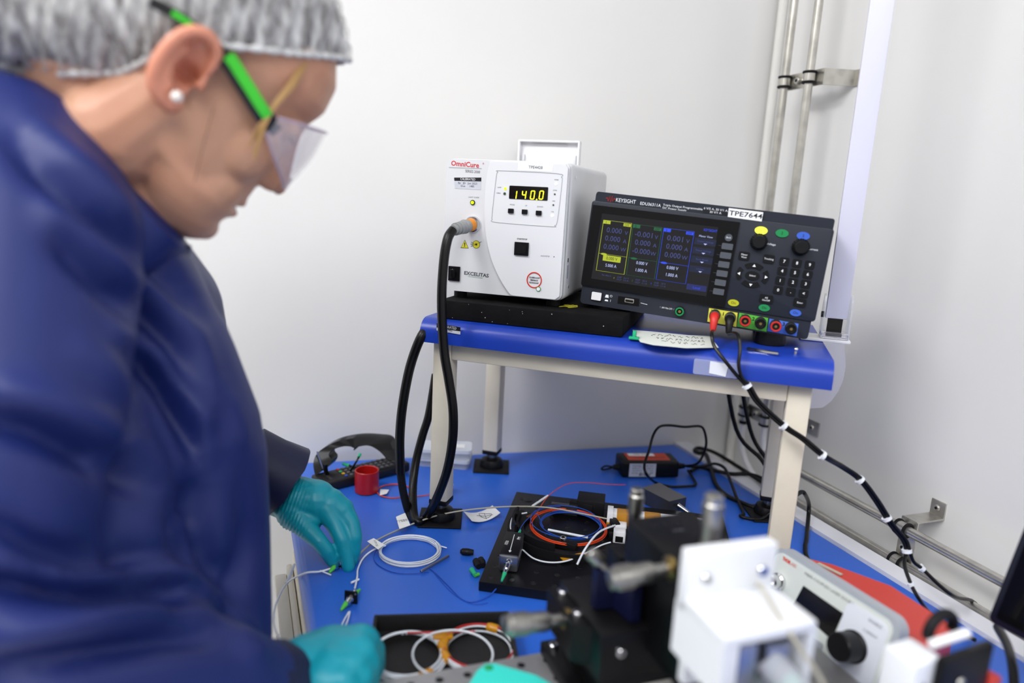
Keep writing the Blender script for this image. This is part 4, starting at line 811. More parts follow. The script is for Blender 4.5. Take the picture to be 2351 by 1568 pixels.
# black goggles standing on edge
gpx = [(330, 300, 1.075), (318, 225, 1.078), (345, 158, 1.085), (430, 102, 1.095), (520, 76, 1.11), (610, 66, 1.12), (700, 70, 1.125), (775, 84, 1.125), (812, 150, 1.115), (838, 215, 1.10)]
GP = [pd(600 + x / 2.667, 980 + y / 2.667, t) for x, y, t in gpx]; gv = thing('black_goggles', 'black wraparound goggles standing on edge behind the remote control', 'goggles')
V = []; Q = []; sp_ = smooth_path(GP, 5); N_ = len(sp_); cen = np.mean(sp_, axis=0)
for i, p in enumerate(sp_):
    f = i / (N_ - 1); d = cen - p; d /= np.linalg.norm(d); hgt = .020 + .016 * math.exp(-((f - .72) / .16) ** 2) + .010 * math.exp(-((f - .06) / .08) ** 2); dep = np.array([.004, .022, 0])
    V += [tuple(p), tuple(p + d * hgt), tuple(p + d * hgt + dep), tuple(p + dep)]
for i in range(N_ - 1):
    for k in range(4): Q.append((i * 4 + k, i * 4 + (k + 1) % 4, i * 4 + 4 + (k + 1) % 4, i * 4 + 4 + k))
Q += [(3, 2, 1, 0), tuple((N_ - 1) * 4 + k for k in range(4))]; mat('gloss_black', '#08080b', 0.2, spec=.4)
G().add(V, Q).build('frame', 'gloss_black', gv, smooth=40)
G().tube(smooth_path([c6(410, 300, .012), c6(395, 270, .025), c6(392, 225, .04)], 5), .0035, 8).build('side_arm', 'gloss_black', gv); G().box((-.001, -.0006, -.016), (.001, .0006, .016), trs(pd(600 + 360 / 2.667, 980 + 205 / 2.667, 1.076), (rad(10), rad(-14), 0))).build('edge_highlight', 'steel', gv)
t = thing('fibre_stub', 'short black fibre stub with green ends, leaning on the remote control', 'fibre'); P_ = [c6(545, 268, .018), pd(600 + 580 / 2.667, 980 + 215 / 2.667, 1.09), pd(600 + 606 / 2.667, 980 + 165 / 2.667, 1.10)]
G().tube(smooth_path(P_, 5), .0016, 8).build('fibre', 'black_cable', t); G().cyl(P_[2] * .55 + P_[1] * .45, P_[2], .0024, n=10).build('boot', 'boot_green', t); G().tube([c6(600, 255, .019), c6(540, 238, .019)], .0016, 8).build('fibre', 'black_cable', t); G().cyl(c6(540, 238, .019), c6(500, 226, .019), .0026, n=10).build('boot', 'boot_green', t)
# red cap
p = dp(842, 1128); cp_ = thing('red_cup', 'open red plastic cup standing on the bench by the remote control', 'cup', trs((p[0], p[1], DESK)))
G().lathe([(.0170, .0005), (.0182, .002), (.0182, .0345), (.0172, .0355), (.0160, .0345), (.0160, .004), (.001, .004)], None, 36).build('cup', 'cup_red', cp_)
coil(905, 1128, .026, 2, DESK + .0015, 'fibre_orange', 'fibre_coil', 'small orange fibre ring on the bench beside the red cup', 'fibre', rr=.0008, jit=.0006, seed=4, tail1=[dp(945, 1140, .002), dp(985, 1136, .002), dp(1020, 1128, .002)])
tone('fibre_tag', G().prism([tuple(dp(x, y)[:2]) for x, y in ((873, 1128), (893, 1129), (888, 1138), (872, 1142))], DESK + .003, DESK + .0035), 'paper', 'tiny white tag on the orange fibre ring', 'tag')
p = dp(1032, 1128); t = thing('coax_plug', 'small silver coaxial plug standing behind the near left shelf leg', 'plug', trs((p[0], p[1], DESK + .0003))); G().lathe([(.0055, 0), (.0055, .006), (.0040, .007), (.0040, .013)], None, 16).build('body', 'chrome', t); G().cyl((-.006, 0, .010), (.006, 0, .010), .0018, n=10).build('bayonet_pin', 'steel', t)
# clear boxes behind the leg
t0 = dp(1020, 1064); 
for k in range(2):
    t = thing('clear_box', ('lower' if k == 0 else 'upper') + ' clear plastic component box stacked behind the shelf leg', 'box', trs((t0[0], t0[1], DESK + .0005 + k * .0165), (0, 0, rad(-6 + 8 * k))), 'clear boxes behind the leg')
    G().prism(rrect(-.044, -.022, .044, .022, .007, 4), 0, .010, b=.002).build('tub', 'box_clear', t); G().prism(rrect(-.046, -.024, .046, .024, .008, 4), .0102, .0155, b=.002).build('lid', 'box_rim', t)
    if k: G().box((.012, -.008, .0156), (.034, .008, .0158)).build('label', 'paper', t)
# white card with crosshair
q4 = [(1064, 1186), (1130, 1172), (1148, 1189), (1083, 1208)]; pts = [dp(x, y) for x, y in q4]; t = thing('paper_card', 'small creased white card with a drawn crosshair, left of the breadboard', 'card')
g = G(); V = []
for i in range(9):
    f = i / 8; lift = .0015 + .006 * (2 * f - 1) ** 2
    for j in range(2): p = (pts[0] * (1 - f) + pts[1] * f) if j else (pts[3] * (1 - f) + pts[2] * f); V.append((p[0], p[1], DESK + lift + .0)); V.append((p[0], p[1], DESK + lift + .0006))
Q = []
for i in range(8): a = i * 4; b = a + 4; Q += [(a + 1, b + 1, b + 3, a + 3), (a, a + 2, b + 2, b), (a, b, b + 1, a + 1), (a + 2, a + 3, b + 3, b + 2)]
Q += [(0, 1, 3, 2), (32, 34, 35, 33)]; g.add(V, Q).build('card', 'paper', t)
cc_ = z_(dp(1114, 1189), DESK + .0026); g = G(); g.tube([cc_ + [.009 * math.cos(a), .007 * math.sin(a), .0005 + .003 * math.cos(a) ** 2] for a in np.linspace(0, 6.283, 24)[:-1]], .0003, 4, True); g.tube([cc_ + [-.012, -.003, .002], cc_, cc_ + [.012, .003, .002]], .0003, 4); g.tube([cc_ + [-.002, .009, 0.0003], cc_ + [.002, -.009, 0.0003]], .0003, 4); g.build('crosshair', 'ink', t)
for i, (x, y, dx, dy, lab) in enumerate(((1072, 1267, 14, 1, 'small black dust cap alone left of the breadboard'), (1095, 1293, 5, 10, 'small black dust cap, nearer of the two at the board edge'), (1106, 1290, 4, 9, 'small black dust cap touching the breadboard edge'))):
    c = dp(x, y, .0045); d = dp(x + dx, y + dy, .0045) - c; d = d / np.linalg.norm(d); t = thing('dust_cap', lab, 'cap', axis(c, d), 'black dust caps'); G().lathe([(.0022, -.0085), (.0042, -.006), (.0045, .002), (.0034, .0085)], None, 14).build('body', 'black_rubber', t); G().lathe([(.0047, -.001), (.0047, .001)], None, 14).build('ridge', 'black_plastic', t)
t = thing('green_connector', 'pair of small green fibre caps lying left of the breadboard', 'connector'); G().cyl(dp(1083, 1308, .004), dp(1091, 1320, .004), .0034, .0026, n=12).build('cap', 'boot_green', t); G().cyl(dp(1089, 1321, .003), dp(1100, 1318, .003), .0026, .0020, n=12).build('cap', 'boot_lime', t)
# white fibre coil on the bench
coil(940, 1268, .0375, 8, DESK + .0012, 'fibre_white', 'fibre_coil', 'white fibre coil lying on the blue bench left of the breadboard', 'fibre', rr=.0009, jit=.0026, seed=8, lift=.0007, a0=rad(30), tail1=[dp(1000, 1250, .006), dp(1026, 1258, .003)], asp=.95)
cable('fibre', [dp(985, 1312, .001), dp(950, 1316, .001), dp(905, 1314, .001), dp(870, 1298, .001), dp(858, 1280, .001), dp(866, 1262, .002), dp(890, 1253, .004)], .0006, 'fibre_blue', 'fine blue fibre curving under the white coil', 'fibre')
tone('splice_sleeve', G().cyl(dp(966, 1312, .003), dp(1030, 1276, .003), .0018, n=10, b=.0004), 'alu', 'thin silver splice tube at the right of the white coil', 'sleeve')
# long clear fibre and its flags
cable('fibre', [dp(822, 1275, .012), dp(850, 1250, .006), dp(885, 1230, .003), dp(930, 1210, .003), dp(960, 1198, .008), dp(1010, 1182, .014), dp(1080, 1170, .022), dp(1170, 1163, .028), bw(1255, 1165, .022), bw(1330, 1178, .020), bw(1398, 1192, .016)], .0011, 'fibre_clear', 'long pale bare fibre from the gloved hand to the taped bar', 'fibre')
def flag(pts, label, z, name='fibre_flag', m='paper', txt=None):
    P4 = [pz(x, y, z) for x, y in pts]; M_ = frame(P4[0], P4[1] - P4[0]); t = thing(name, label, 'label', M_); li = M_.inverted(); pp = [(li @ Vector(p))[:2] for p in P4]
    G().prism(pp, 0, .0004).build('flag', m, t)
    if txt:
        cx = sum(p[0] for p in pp) / 4; cy = sum(p[1] for p in pp) / 4; text(txt, .0036, 'ink', t, trs((cx, cy, .0006), (0, 0, rad(-18))), width=.016)
flag([(917, 1215), (942, 1206), (930, 1178), (909, 1187)], 'white paper flag on the pale fibre near the light guide', DESK + .012, txt='FIBER\n1485')
flag([(843, 1243), (868, 1262), (883, 1251), (858, 1236)], 'white paper flag where the fibre meets the white coil', DESK + .010, txt='LOT 22')
# fibre adapter plates
def adapter(px, py, label, up=True):
    c = dp(px, py); t = thing('fibre_adapter', label, 'adapter', trs((c[0], c[1], DESK + .0006), (0, 0, rad(-8))))
    G().box((-.0075, -.001, 0), (.0075, .001, .015), b=.0006).build('flange', 'anodised_black', t)
    for sx in (-.0055, .0055): G().cyl((sx, -.0012, .0125 if sx > 0 else .0025), (sx, .0012, .0125 if sx > 0 else .0025), .0012, n=10).build('flange_hole', 'alu', t)
    q = G().lathe([(.0042, 0), (.0042, .003), (.0034, .0035), (.0034, .011)], axis((0, -.001, .0075), (0, -1, -.1)), 16).build('barrel', 'chrome', t); G().lathe([(.0042, 0), (.0034, .002), (.0034, .008)], axis((0, .001, .0075), (.1, 1, .1)), 16).build('barrel', 'chrome', t)
    for sy in (-1, 1): G().lathe([(.0030, .009), (.0026, .014), (.0012, .022)], axis((0, 0, .0075), (-.15 if sy < 0 else .1, sy, -.15)), 12).build('boot', 'boot_lime', t)
    return t
adapter(806, 1386, 'black square fibre adapter with green boots, standing on the bench'); adapter(778, 1303, 'black fibre adapter with green boot pinched under the gloved fingers')
cable('fibre', [dp(815, 1350, .006), dp(820, 1325, .004), dp(822, 1305, .003), dp(835, 1280, .004), dp(858, 1262, .005), dp(885, 1253, .004)], .0011, 'fibre_white', 'white fibre from the standing adapter up to the coil', 'fibre')
cable('fibre', [dp(801, 1405, .004), dp(792, 1420, .004), dp(782, 1440, .008)], .0009, 'fibre_white', 'short white fibre from the standing adapter to the near glove', 'fibre')
cable('fibre', [dp(803, 1404, .004), dp(798, 1425, .006), dp(788, 1445, .010)], .0009, 'fibre_white', 'twin short white fibre beside the first at the near glove', 'fibre')
tone('splice_sleeve', G().cyl(dp(806, 1338, .004), dp(824, 1330, .004), .0013, n=8), 'fibre_white', 'tiny white sleeve on the fibre above the standing adapter', 'sleeve')
cable('fibre', [dp(770, 1302, .006), dp(735, 1312, .006), dp(700, 1316, .008), pd(660, 1338, .86), pd(636, 1380, .82), pd(628, 1420, .77), pd(636, 1455, .72), pd(662, 1492, .66)], .0012, 'fibre_white', 'white fibre looping off the left edge of the bench between the gloves', 'fibre')
tone('fibre_sleeve', G().cyl(pd(658, 1340, .86), pd(676, 1295, .88), .0022, .0016, n=10), 'box_rim', 'clear sleeve on the white fibre at the bench edge', 'sleeve')
tone('fibre_sleeve', G().cyl(dp(735, 1310, .006), dp(760, 1320, .004), .0009, n=8), 'fibre_white', 'tiny white sleeve lying under the far glove', 'sleeve')
# ------------------------------------------------------------------ black tray with taped coils (foreground)
ZT = DESK + .020
k0_, k1_ = pz(866, 1415, ZT), pz(1163, 1407, ZT); Mk = frame(z_(k0_, DESK), z_(k1_, 0) - z_(k0_, 0)); Wt = float(np.linalg.norm((k1_ - k0_)[:2])); Dt = .110
tr_ = thing('fibre_tray', 'black printed tray holding taped white and red fibre coils', 'tray', Mk)
mat('tray_black', '#141416', 0.6, bump=0.5, bscale=700)
G().box((0, -Dt, .0006), (Wt, 0, .003)).build('tray_floor', 'tray_black', tr_); G().box((-.003, -.0, .0006), (Wt + .003, .0035, .020), b=.0006).build('tray_wall', 'tray_black', tr_); G().box((-.003, -Dt - .003, .0006), (Wt + .003, -Dt, .020), b=.0006).build('tray_wall', 'tray_black', tr_)
for u in (-.0035, Wt): G().box((u, -Dt, .0006), (u + .0035, 0, .020), b=.0006).build('tray_wall', 'tray_black', tr_)
def tl(x, y, h): p = Mk.inverted() @ Vector(pz(x, y, DESK + h)); return p.x, p.y
for (px, py) in ((935, 1500), (1100, 1485)):
    c = tl(px, py, .012); G().lathe([(.034, .003), (.034, .012), (.0325, .012), (.0325, .004), (.001, .004)], trs((c[0], c[1], 0)), 36).build('spool_ring', 'tray_black', tr_)
    M_ = Mk @ trs((c[0], c[1], 0)); cw2 = np.array(M_.translation[:]); first = px < 1000
    coil(0, 0, .0355, 10, DESK + .006, 'fibre_white', 'fibre_coil', 'white fibre coil in the left half of the black tray' if first else 'white fibre coil in the right half of the black tray', 'fibre', rr=.0010, jit=.0032, seed=20 + px, lift=.0007, ctr=cw2)
    if not first: coil(0, 0, .0350, 2, DESK + .0135, 'fibre_red', 'fibre_coil', 'thin red fibre on the right coil in the tray', 'fibre', rr=.0008, jit=.0015, seed=3, lift=.0006, ctr=cw2)
    for a in ((15, -60) if first else (62, 165, 200)):
        G().tube([(c[0] + .0357 * math.cos(rad(a + d)), c[1] + .0357 * math.sin(rad(a + d)), .0112) for d in np.linspace(-11, 11, 7)], .0046, 12, rs=[.0036, .0045, .0047, .0046, .0047, .0044, .0036]).build('tape_wrap', 'kapton', tr_)
coil(1000, 1488, .038, 1.0, DESK + .020, 'fibre_white', 'fibre', 'single white fibre loop springing above the tray', 'fibre', rr=.0011, jit=.0005, seed=6, a0=rad(-60), ctr=pz(1040, 1497, DESK + .022), asp=.95, lift=.001)
a, b = tl(935, 1453, .014), tl(1090, 1450, .014); G().cyl((a[0], a[1], .014), (b[0], b[1], .014), .0011, n=8).build('red_fibre', 'fibre_red', tr_)
c = tl(1017, 1458, .014); G().box((c[0] - .010, c[1] - .006, .0125), (c[0] + .010, c[1] + .005, .0150), b=.001).build('tape_wrap', 'kapton', tr_)
# ------------------------------------------------------------------ foreground: grey breadboard with positioning stage
ZG = .79
ga, gb_ = pz(850, 1566, ZG), pz(1540, 1445, ZG); MG = frame(z_(ga, 0), z_(gb_, 0) - z_(ga, 0))     # x along the far edge, y away from the camera
gbd = thing('grey_breadboard', 'brushed grey metal breadboard with threaded holes, in the foreground', 'breadboard', MG)
bm_ = mat('brushed_alu', '#a2a2a4', 0.45, 0.7, noise=0.2, nscale=25)
G().box((-.03, -.36, ZG - .0115), (.42, 0, ZG), b=.0010).build('plate', 'brushed_alu', gbd)
for x, y in ((-.01, -.34), (.40, -.34), (.18, -.012), (.40, -.012)): G().cyl((x, y, DESK + .0005), (x, y, ZG - .0115), .010, n=16).build('post', 'steel_dark', gbd)
g = G(); g2 = G()
for i in range(17):
    for j in range(13): g.lathe([(.0038, 0), (.0034, .0003), (.0026, .0003), (.0024, .0001)], trs((-.0175 + .025 * i, -.0125 - .025 * j, ZG)), 10)
g.build('threaded_holes', 'hole_black', gbd)['kind'] = 'stuff'
mat('stage_black', '#060608', 0.40, spec=0.28); mat('stage_blue', '#0b0e2c', 0.35, spec=0.3); mat('mic_steel', '#a5a39e', 0.32, 1.0, noise=.15, nscale=200); mat('printed_white', '#dfe1e6', 0.5); mat('teal_plastic', '#2fc4b8', 0.5)
stg = thing('positioning_stage', 'black three-axis positioning stage standing on the grey breadboard', 'stage', MG)
st_ = stg
G().box((.155, -.105, ZG + .0003), (.268, .0, ZG + .012), b=.001).build('base_plate', 'stage_black', st_)
G().box((.170, -.095, ZG + .012), (.275, -.012, ZG + .040), b=.0015).build('lower_carriage', 'stage_black', st_); G().box((.163, -.100, ZG + .040), (.262, -.016, ZG + .082), b=.0015).build('middle_carriage', 'stage_black', st_)
G().box((.205, -.150, ZG + .060), (.268, -.050, ZG + .152), b=.002).build('upper_block', 'stage_black', st_)
G().prism([(.150, -.020), (.172, -.020), (.172, -.09), (.150, -.075)], ZG + .045, ZG + .078, b=.001).build('side_bracket', 'stage_black', st_)
G().prism([(.172, -.060), (.200, -.060), (.200, -.092), (.192, -.092), (.188, -.070), (.172, -.068)], ZG + .084, ZG + .118, b=.001).build('angle_bracket', 'stage_blue', st_)
G().box((.212, -.034, ZG + .082), (.246, -.008, ZG + .106), b=.0015).build('rear_block', 'stage_black', st_)
for (x, y, z) in ((.158, -.0900, ZG + .062), (.170, -.0975, ZG + .060)): pass
for x, z in ((.180, .066), (.255, .030)): bolt(st_, (x, -.1002 if z > .04 else -.0952, ZG + z), (0, -1, 0), .0042, .0035, 'cap_screw', 'chrome')
for x, y in ((.160, -.03), (.160, -.062)): bolt(st_, (x, y, ZG + .078), (0, 0, 1), .0046, .003, 'cap_screw', 'chrome')
for x, y in ((.163, -.098), (.260, -.100), (.163, -.012)): bolt(st_, (x, y, ZG + .012), (0, 0, 1), .0042, .004, 'cap_screw', 'chrome')
G().box((.205, -.0965, ZG + .020), (.245, -.0950, ZG + .028), b=.0005).build('scale_plate', 'steel', st_)
text('XYZ Stage', .0055, 'rk_grey', st_, trs((.225, -.1055, ZG + .0065), (rad(90), 0, 0)))
for k in range(3): G().lathe([(.003, 0), (.0026, .0004), (.001, .0004)], trs((.222 + .012 * k, -.066, ZG + .152)), 12).build('tapped_hole', 'hole_black', st_)
text('AXIS', .0048, 'rk_grey', st_, trs((.236, -.080, ZG + .1526)))
def micrometer(o, d, label, L=.052, r=.0072):
    M_ = MG @ axis(o, d); t = thing('micrometer_screw', label, 'micrometer', M_, 'steel micrometer screws on the stage')
    s = L / .052
    G().lathe([(.0050, -.004 * s), (.0050, .014 * s)], None, 20).build('sleeve', 'mic_steel', t)
    q = G().lathe([(r * .80, .013 * s), (r * .9, .016 * s), (r * .9, .030 * s), (r, .031 * s), (r, .046 * s), (r * .88, .047 * s), (r * .88, .051 * s), (r * .7, .052 * s)], None, 28).build('thimble', 'mic_steel', t); g = G()
    for k in range(28): a = 2 * math.pi * k / 28; g.box((r - .0003, -.0004, .032 * s), (r + .0004, .0004, .045 * s), Matrix.Rotation(a, 4, 'Z'))
    g.build('knurling', 'mic_steel', q); G().lathe([(.0088, -.006 * s), (.0092, -.004 * s), (.0092, -.001 * s), (.0070, 0)], None, 20).build('lock_nut', 'brass', t); return t
micrometer((.150, -.055, ZG + .070), (-1, -.06, .10), 'micrometer pointing left over the black tray', .054, .0092)
micrometer((.203, -.118, ZG + .144), (-1, .1, -.12), 'micrometer lying level beside the upper black block', .046, .0088)
micrometer((.2235, -.138, ZG + .153), (-.03, -.02, 1), 'upright micrometer on top of the upper black block', .058, .0074)
micrometer((.2300, -.020, ZG + .106), (0, 0, 1), 'slim upright micrometer at the back of the stage', .058, .0066)
pk = MG @ Vector((.172, -.055, ZG + .125)); t = thing('thumb_knob', 'short grey thumb knob on the dark blue bracket', 'knob', MG @ axis((.180, -.066, ZG + .118), (-.5, .3, .55))); G().lathe([(.0030, -.004), (.0030, .006), (.0055, .007), (.0060, .008), (.0060, .018), (.005, .019)], None, 20).build('knob', 'mic_steel', t)
# white printed bracket
wb = thing('white_bracket', 'white printed angle bracket bolted to the black stage, out of focus', 'bracket', MG @ trs((.1905, -.1515, ZG + .090)))
G().box((0, -.012, .046), (.072, 0, .091), b=.0015).build('upright_plate', 'printed_white', wb); G().box((0, -.056, .050), (.072, -.010, .058), b=.0015).build('ledge', 'printed_white', wb)
for x in (0, .067): G().prism([(0, .012), (-.056, .012), (-.056, .052), (0, .052)], x, x + .005, Matrix(((0, 0, 1, 0), (1, 0, 0, 0), (0, 1, 0, 0), (0, 0, 0, 1)))).build('side_wall', 'printed_white', wb)
G().box((.003, -.054, .012), (.014, -.050, .050), b=.0008).build('front_post', 'printed_white', wb); G().box((.005, -.012, -.010), (.067, -.004, .050), b=.0008).build('rear_wall', 'printed_white', wb)
for x in (.014, .060): bolt(wb, (x, -.012, .072), (0, -1, 0), .0045, .003, 'cap_screw', 'chrome')
G().box((.018, -.050, .006), (.032, -.020, .044), b=.001).build('holder_block', 'alu', wb); G().box((.040, -.050, .006), (.058, -.020, .040), b=.001).build('holder_block', 'alu', wb)
tone('fibre_strap', G().tube(smooth_path([(MG @ Vector(p))[:] for p in ((.246, -.166, ZG + .152), (.240, -.176, ZG + .158), (.237, -.195, ZG + .153), (.243, -.212, ZG + .138), (.258, -.222, ZG + .115), (.270, -.235, ZG + .085))], 6), .0014, 8), 'fibre_clear', 'pale thin strap looped over the white bracket', 'strap')
ct = thing('clear_tube', 'clear plastic tube holder in front of the white bracket, out of focus', 'tube'); A3 = [(MG @ Vector(p))[:] for p in ((.235, -.195, ZG + .118), (.258, -.225, ZG + .090), (.285, -.26, ZG + .055))]; G().tube(smooth_path(A3, 5), .010, 16).build('tube', 'frosted', ct); G().tube(smooth_path([np.array(a) + [.012, -.004, -.012] for a in A3], 5), .006, 12).build('rod', 'boot_green', ct)
# teal tool in the bottom foreground
P_ = [pz(x, y, ZG + .02)[:2] for x, y in ((1075, 1575), (1095, 1540), (1115, 1524), (1135, 1523), (1230, 1550), (1300, 1590), (1330, 1680), (1090, 1680))]
tt = thing('teal_clamp', 'turquoise plastic clamp lying on the grey breadboard at the bottom edge', 'clamp'); G().prism([tuple(p) for p in P_], ZG + .0006, ZG + .020, b=.004, seg=3).build('body', 'teal_plastic', tt); c = pz(1122, 1533, ZG + .02); G().lathe([(.004, 0), (.003, .0006), (.001, .0006)], trs((c[0], c[1], ZG + .020)), 14).build('dimple', 'g_key', tt)
# ------------------------------------------------------------------ grey controller and red case
c_tl, c_tr = pz(1787, 1258, .845), pz(2062, 1432, .845); xa = Vector(c_tr - c_tl).normalized(); bk = Vector((-xa.y, xa.x, 0)); bk = bk if bk.x > 0 else -bk; tilt = rad(12); upv = (Vector((0, 0, 1)) * math.cos(tilt) + bk * math.sin(tilt)); CH = .094; CWd = float(np.linalg.norm(c_tr - c_tl)) + .004
og = Vector(c_tl) - upv * CH; yv = upv.cross(xa)
MC = Matrix(((xa.x, yv.x, upv.x, og.x), (xa.y, yv.y, upv.y, og.y), (xa.z, yv.z, upv.z, og.z), (0, 0, 0, 1)))
ctl = thing('bench_controller', 'pale grey bench controller with black knob, dark display and red metal cover', 'controller', MC)
CP = Panel(ctl, MC, (0, 0), 1.0)
mat('ctl_grey', '#ced4d0', 0.5); mat('ctl_bezel', '#a0a5ad', 0.45); mat('ctl_light', '#d8dce6', 0.5); mat('case_red', '#b8362c', 0.36)
G().prism(rrect(-.004, -.004, CWd, CH + .003, .014, 6), -.014, -.0005, PANEL, b=.004).build('bezel', 'ctl_bezel', ctl); G().prism(rrect(0, 0, CWd - .006, CH - .002, .010, 6), -.001, .0008, PANEL).build('face_plate', 'ctl_grey', ctl)
G().prism(rrect(CWd * .63, .002, CWd - .009, CH - .006, .008, 5), .0008, .0014, PANEL).build('control_patch', 'ctl_light', ctl)
CP.poly([(1847, 1345), (1938, 1408), (1911, 1468), (1824, 1388)], .0008, .0018, 'display', 'display_black')
a, b = CP.p(1961, 1484); q = G().lathe([(.0150, 0), (.0150, .002), (.0138, .003), (.0132, .020), (.0120, .0215), (.001, .0215)], PANEL @ trs((a, b, .0014)), 32).build('knob', 'black_plastic', ctl)
a, b = CP.p(1790, 1335); G().lathe([(.0090, 0), (.0090, .004), (.0075, .005), (.0075, .012), (.0055, .013), (.0055, .006), (.001, .006)], PANEL @ trs((a, b, .0008)), 24).build('key_switch', 'chrome', ctl)
CP.key(1876, 1480, .014, .010, .0008, .0022, 'button', 'ctl_bezel', r=.002); CP.text('THOR', 1807, 1287, .0050, 'ring_red', .0010, bold=.0003, width=.011); CP.text('LABS', 1822, 1297, .0050, 'brand_red', .0010, width=.009)
CP.text('FIBER-COUPLED LASER SOURCE', 1905, 1352, .0042, 'text_grey', .0010, width=.062); CP.text('ENABLE', 2012, 1432, .0040, 'text_grey', .0016); CP.text('CURRENT', 2000, 1455, .0034, 'text_grey', .0016)
for s in (.015, CWd - .02): G().box((s, .002, -.010), (s + .012, .028, -.0005), None, b=.001).build('foot', 'black_rubber', ctl)
rp_ = [z_(pz(x, y, .815), 0) for x, y in ((1830, 1268), (1912, 1296), (2045, 1345), (2192, 1440), (2128, 1490), (2062, 1445))]
nb = np.array(bk[:]) * -.012; rp_[0] = rp_[0] + nb; rp_[5] = rp_[5] + nb
ci = MC.inverted(); gr = G().prism([tuple(p[:2]) for p in rp_], DESK + .0008, .815, b=.002); gl_ = G(); gl_.add([(ci @ Vector(p))[:] for p in gr.v], gr.f); gl_.build('red_cover', 'case_red', ctl, 'angular red metal cover behind the grey front')
tone('cable_strip', G().box((-.002, -.014, 0), (.002, .014, .001), trs(pz(1905, 1307, .816), (0, 0, rad(35)))), 'fibre_clear', 'thin pale strip lying across the red controller cover', 'strip')
# ------------------------------------------------------------------ right edge: tablet screen and black fixture
sbl, sbr, stl = pd(2266, 1424, .66), pd(2440, 1545, .60), pd(2364, 1175, .655)
us_ = Vector(stl - sbl).normalized(); xs_ = Vector(sbr - sbl); xs_ = (xs_ - us_ * xs_.dot(us_)).normalized(); ys_ = us_.cross(xs_); MT = Matrix(((xs_.x, ys_.x, us_.x, sbl[0]), (xs_.y, ys_.y, us_.y, sbl[1]), (xs_.z, ys_.z, us_.z, sbl[2]), (0, 0, 0, 1)))
tab_ = thing('tablet_screen', 'dark tablet screen with a blue-black rim, cut off by the right frame edge', 'screen', MT)
mat('tablet_rim', '#101428', 0.3, 0.3); mat('tablet_glass', '#08080a', 0.08, coat=.6)
G().prism(rrect(0, 0, .24, .16, .006, 4), -.010, 0, PANEL, b=.0015).build('case', 'tablet_rim', tab_); G().prism(rrect(.006, .006, .234, .154, .003, 3), 0, .0006, PANEL).build('glass', 'tablet_glass', tab_)
foot = (MT @ Vector((.12, .03, .01)))
l_ = MT.inverted(); g = G(); top_ = MT @ Vector((.12, .010, .09)); g.cyl(top_, (top_.x + .05, top_.y + .03, DESK + .006), .006, n=10); g.cyl((top_.x + .05, top_.y + .03, DESK + .0005), (top_.x + .05, top_.y + .03, DESK + .008), .045, n=24); gg = G(); gg.add([(l_ @ Vector(p))[:] for p in g.v], g.f); gg.build('stand', 'black_plastic', tab_)
cable('mains_lead', [pd(2290, 1440, .70), pd(2312, 1480, .66), pd(2325, 1530, .62), pd(2330, 1600, .59)], .0042, 'black_cable', 'black cable hanging below the tablet screen at the right edge', 'cable')
fx = thing('black_fixture', 'black fibre-holder fixture with white block and red tab, bottom right foreground', 'fixture', MG)
def fxp(x, y, t): return MG.inverted() @ Vector(pd(x, y, t))
c = fxp(2205, 1545, .50)
zf = c.z
Mf = trs((c.x, c.y, zf), (0, 0, rad(6)))
G().box((-.026, -.003, -.11), (.030, .003, .018), Mf, b=.001).build('plate', 'stage_black', fx); G().box((-.045, .004, -.07), (-.016, .030, .014), Mf, b=.002).build('white_block', 'printed_white', fx)
for x, z in ((-.036, -.002), (-.036, -.020)): bolt(fx, Mf @ Vector((x, .004, z)), Mf.to_3x3() @ Vector((0, -1, 0)), .0022, .002, 'screw', 'chrome')
bolt(fx, Mf @ Vector((-.004, -.003, -.004)), Mf.to_3x3() @ Vector((0, -1, 0)), .0035, .002, 'screw', 'steel')
G().tube([Mf @ Vector((.002 + .014 * math.cos(a), .020, .022 + .012 * math.sin(a))) for a in np.linspace(-.3, 3.4, 16)], .0042, 10).build('clip_ring', 'black_rubber', fx); G().cyl(Mf @ Vector((-.020, .012, .020)), Mf @ Vector((.010, .006, .026)), .0035, n=12).build('white_rod', 'white_plastic', fx)
G().box((.034, -.006, -.09), (.046, .008, -.002), Mf @ trs((0, 0, 0), (0, rad(12), 0)), b=.002).build('red_tab', 'case_red', fx)
q = Mf @ Vector((0, 0, 0)); G().box((-.045, -.02, ZG - zf + .0005), (.05, .04, ZG - zf + .008), Mf, b=.001).build('foot_plate', 'stage_black', fx); G().box((-.012, .003, ZG - zf + .008), (.012, .012, -.02), Mf, b=.001).build('support_post', 'stage_black', fx)
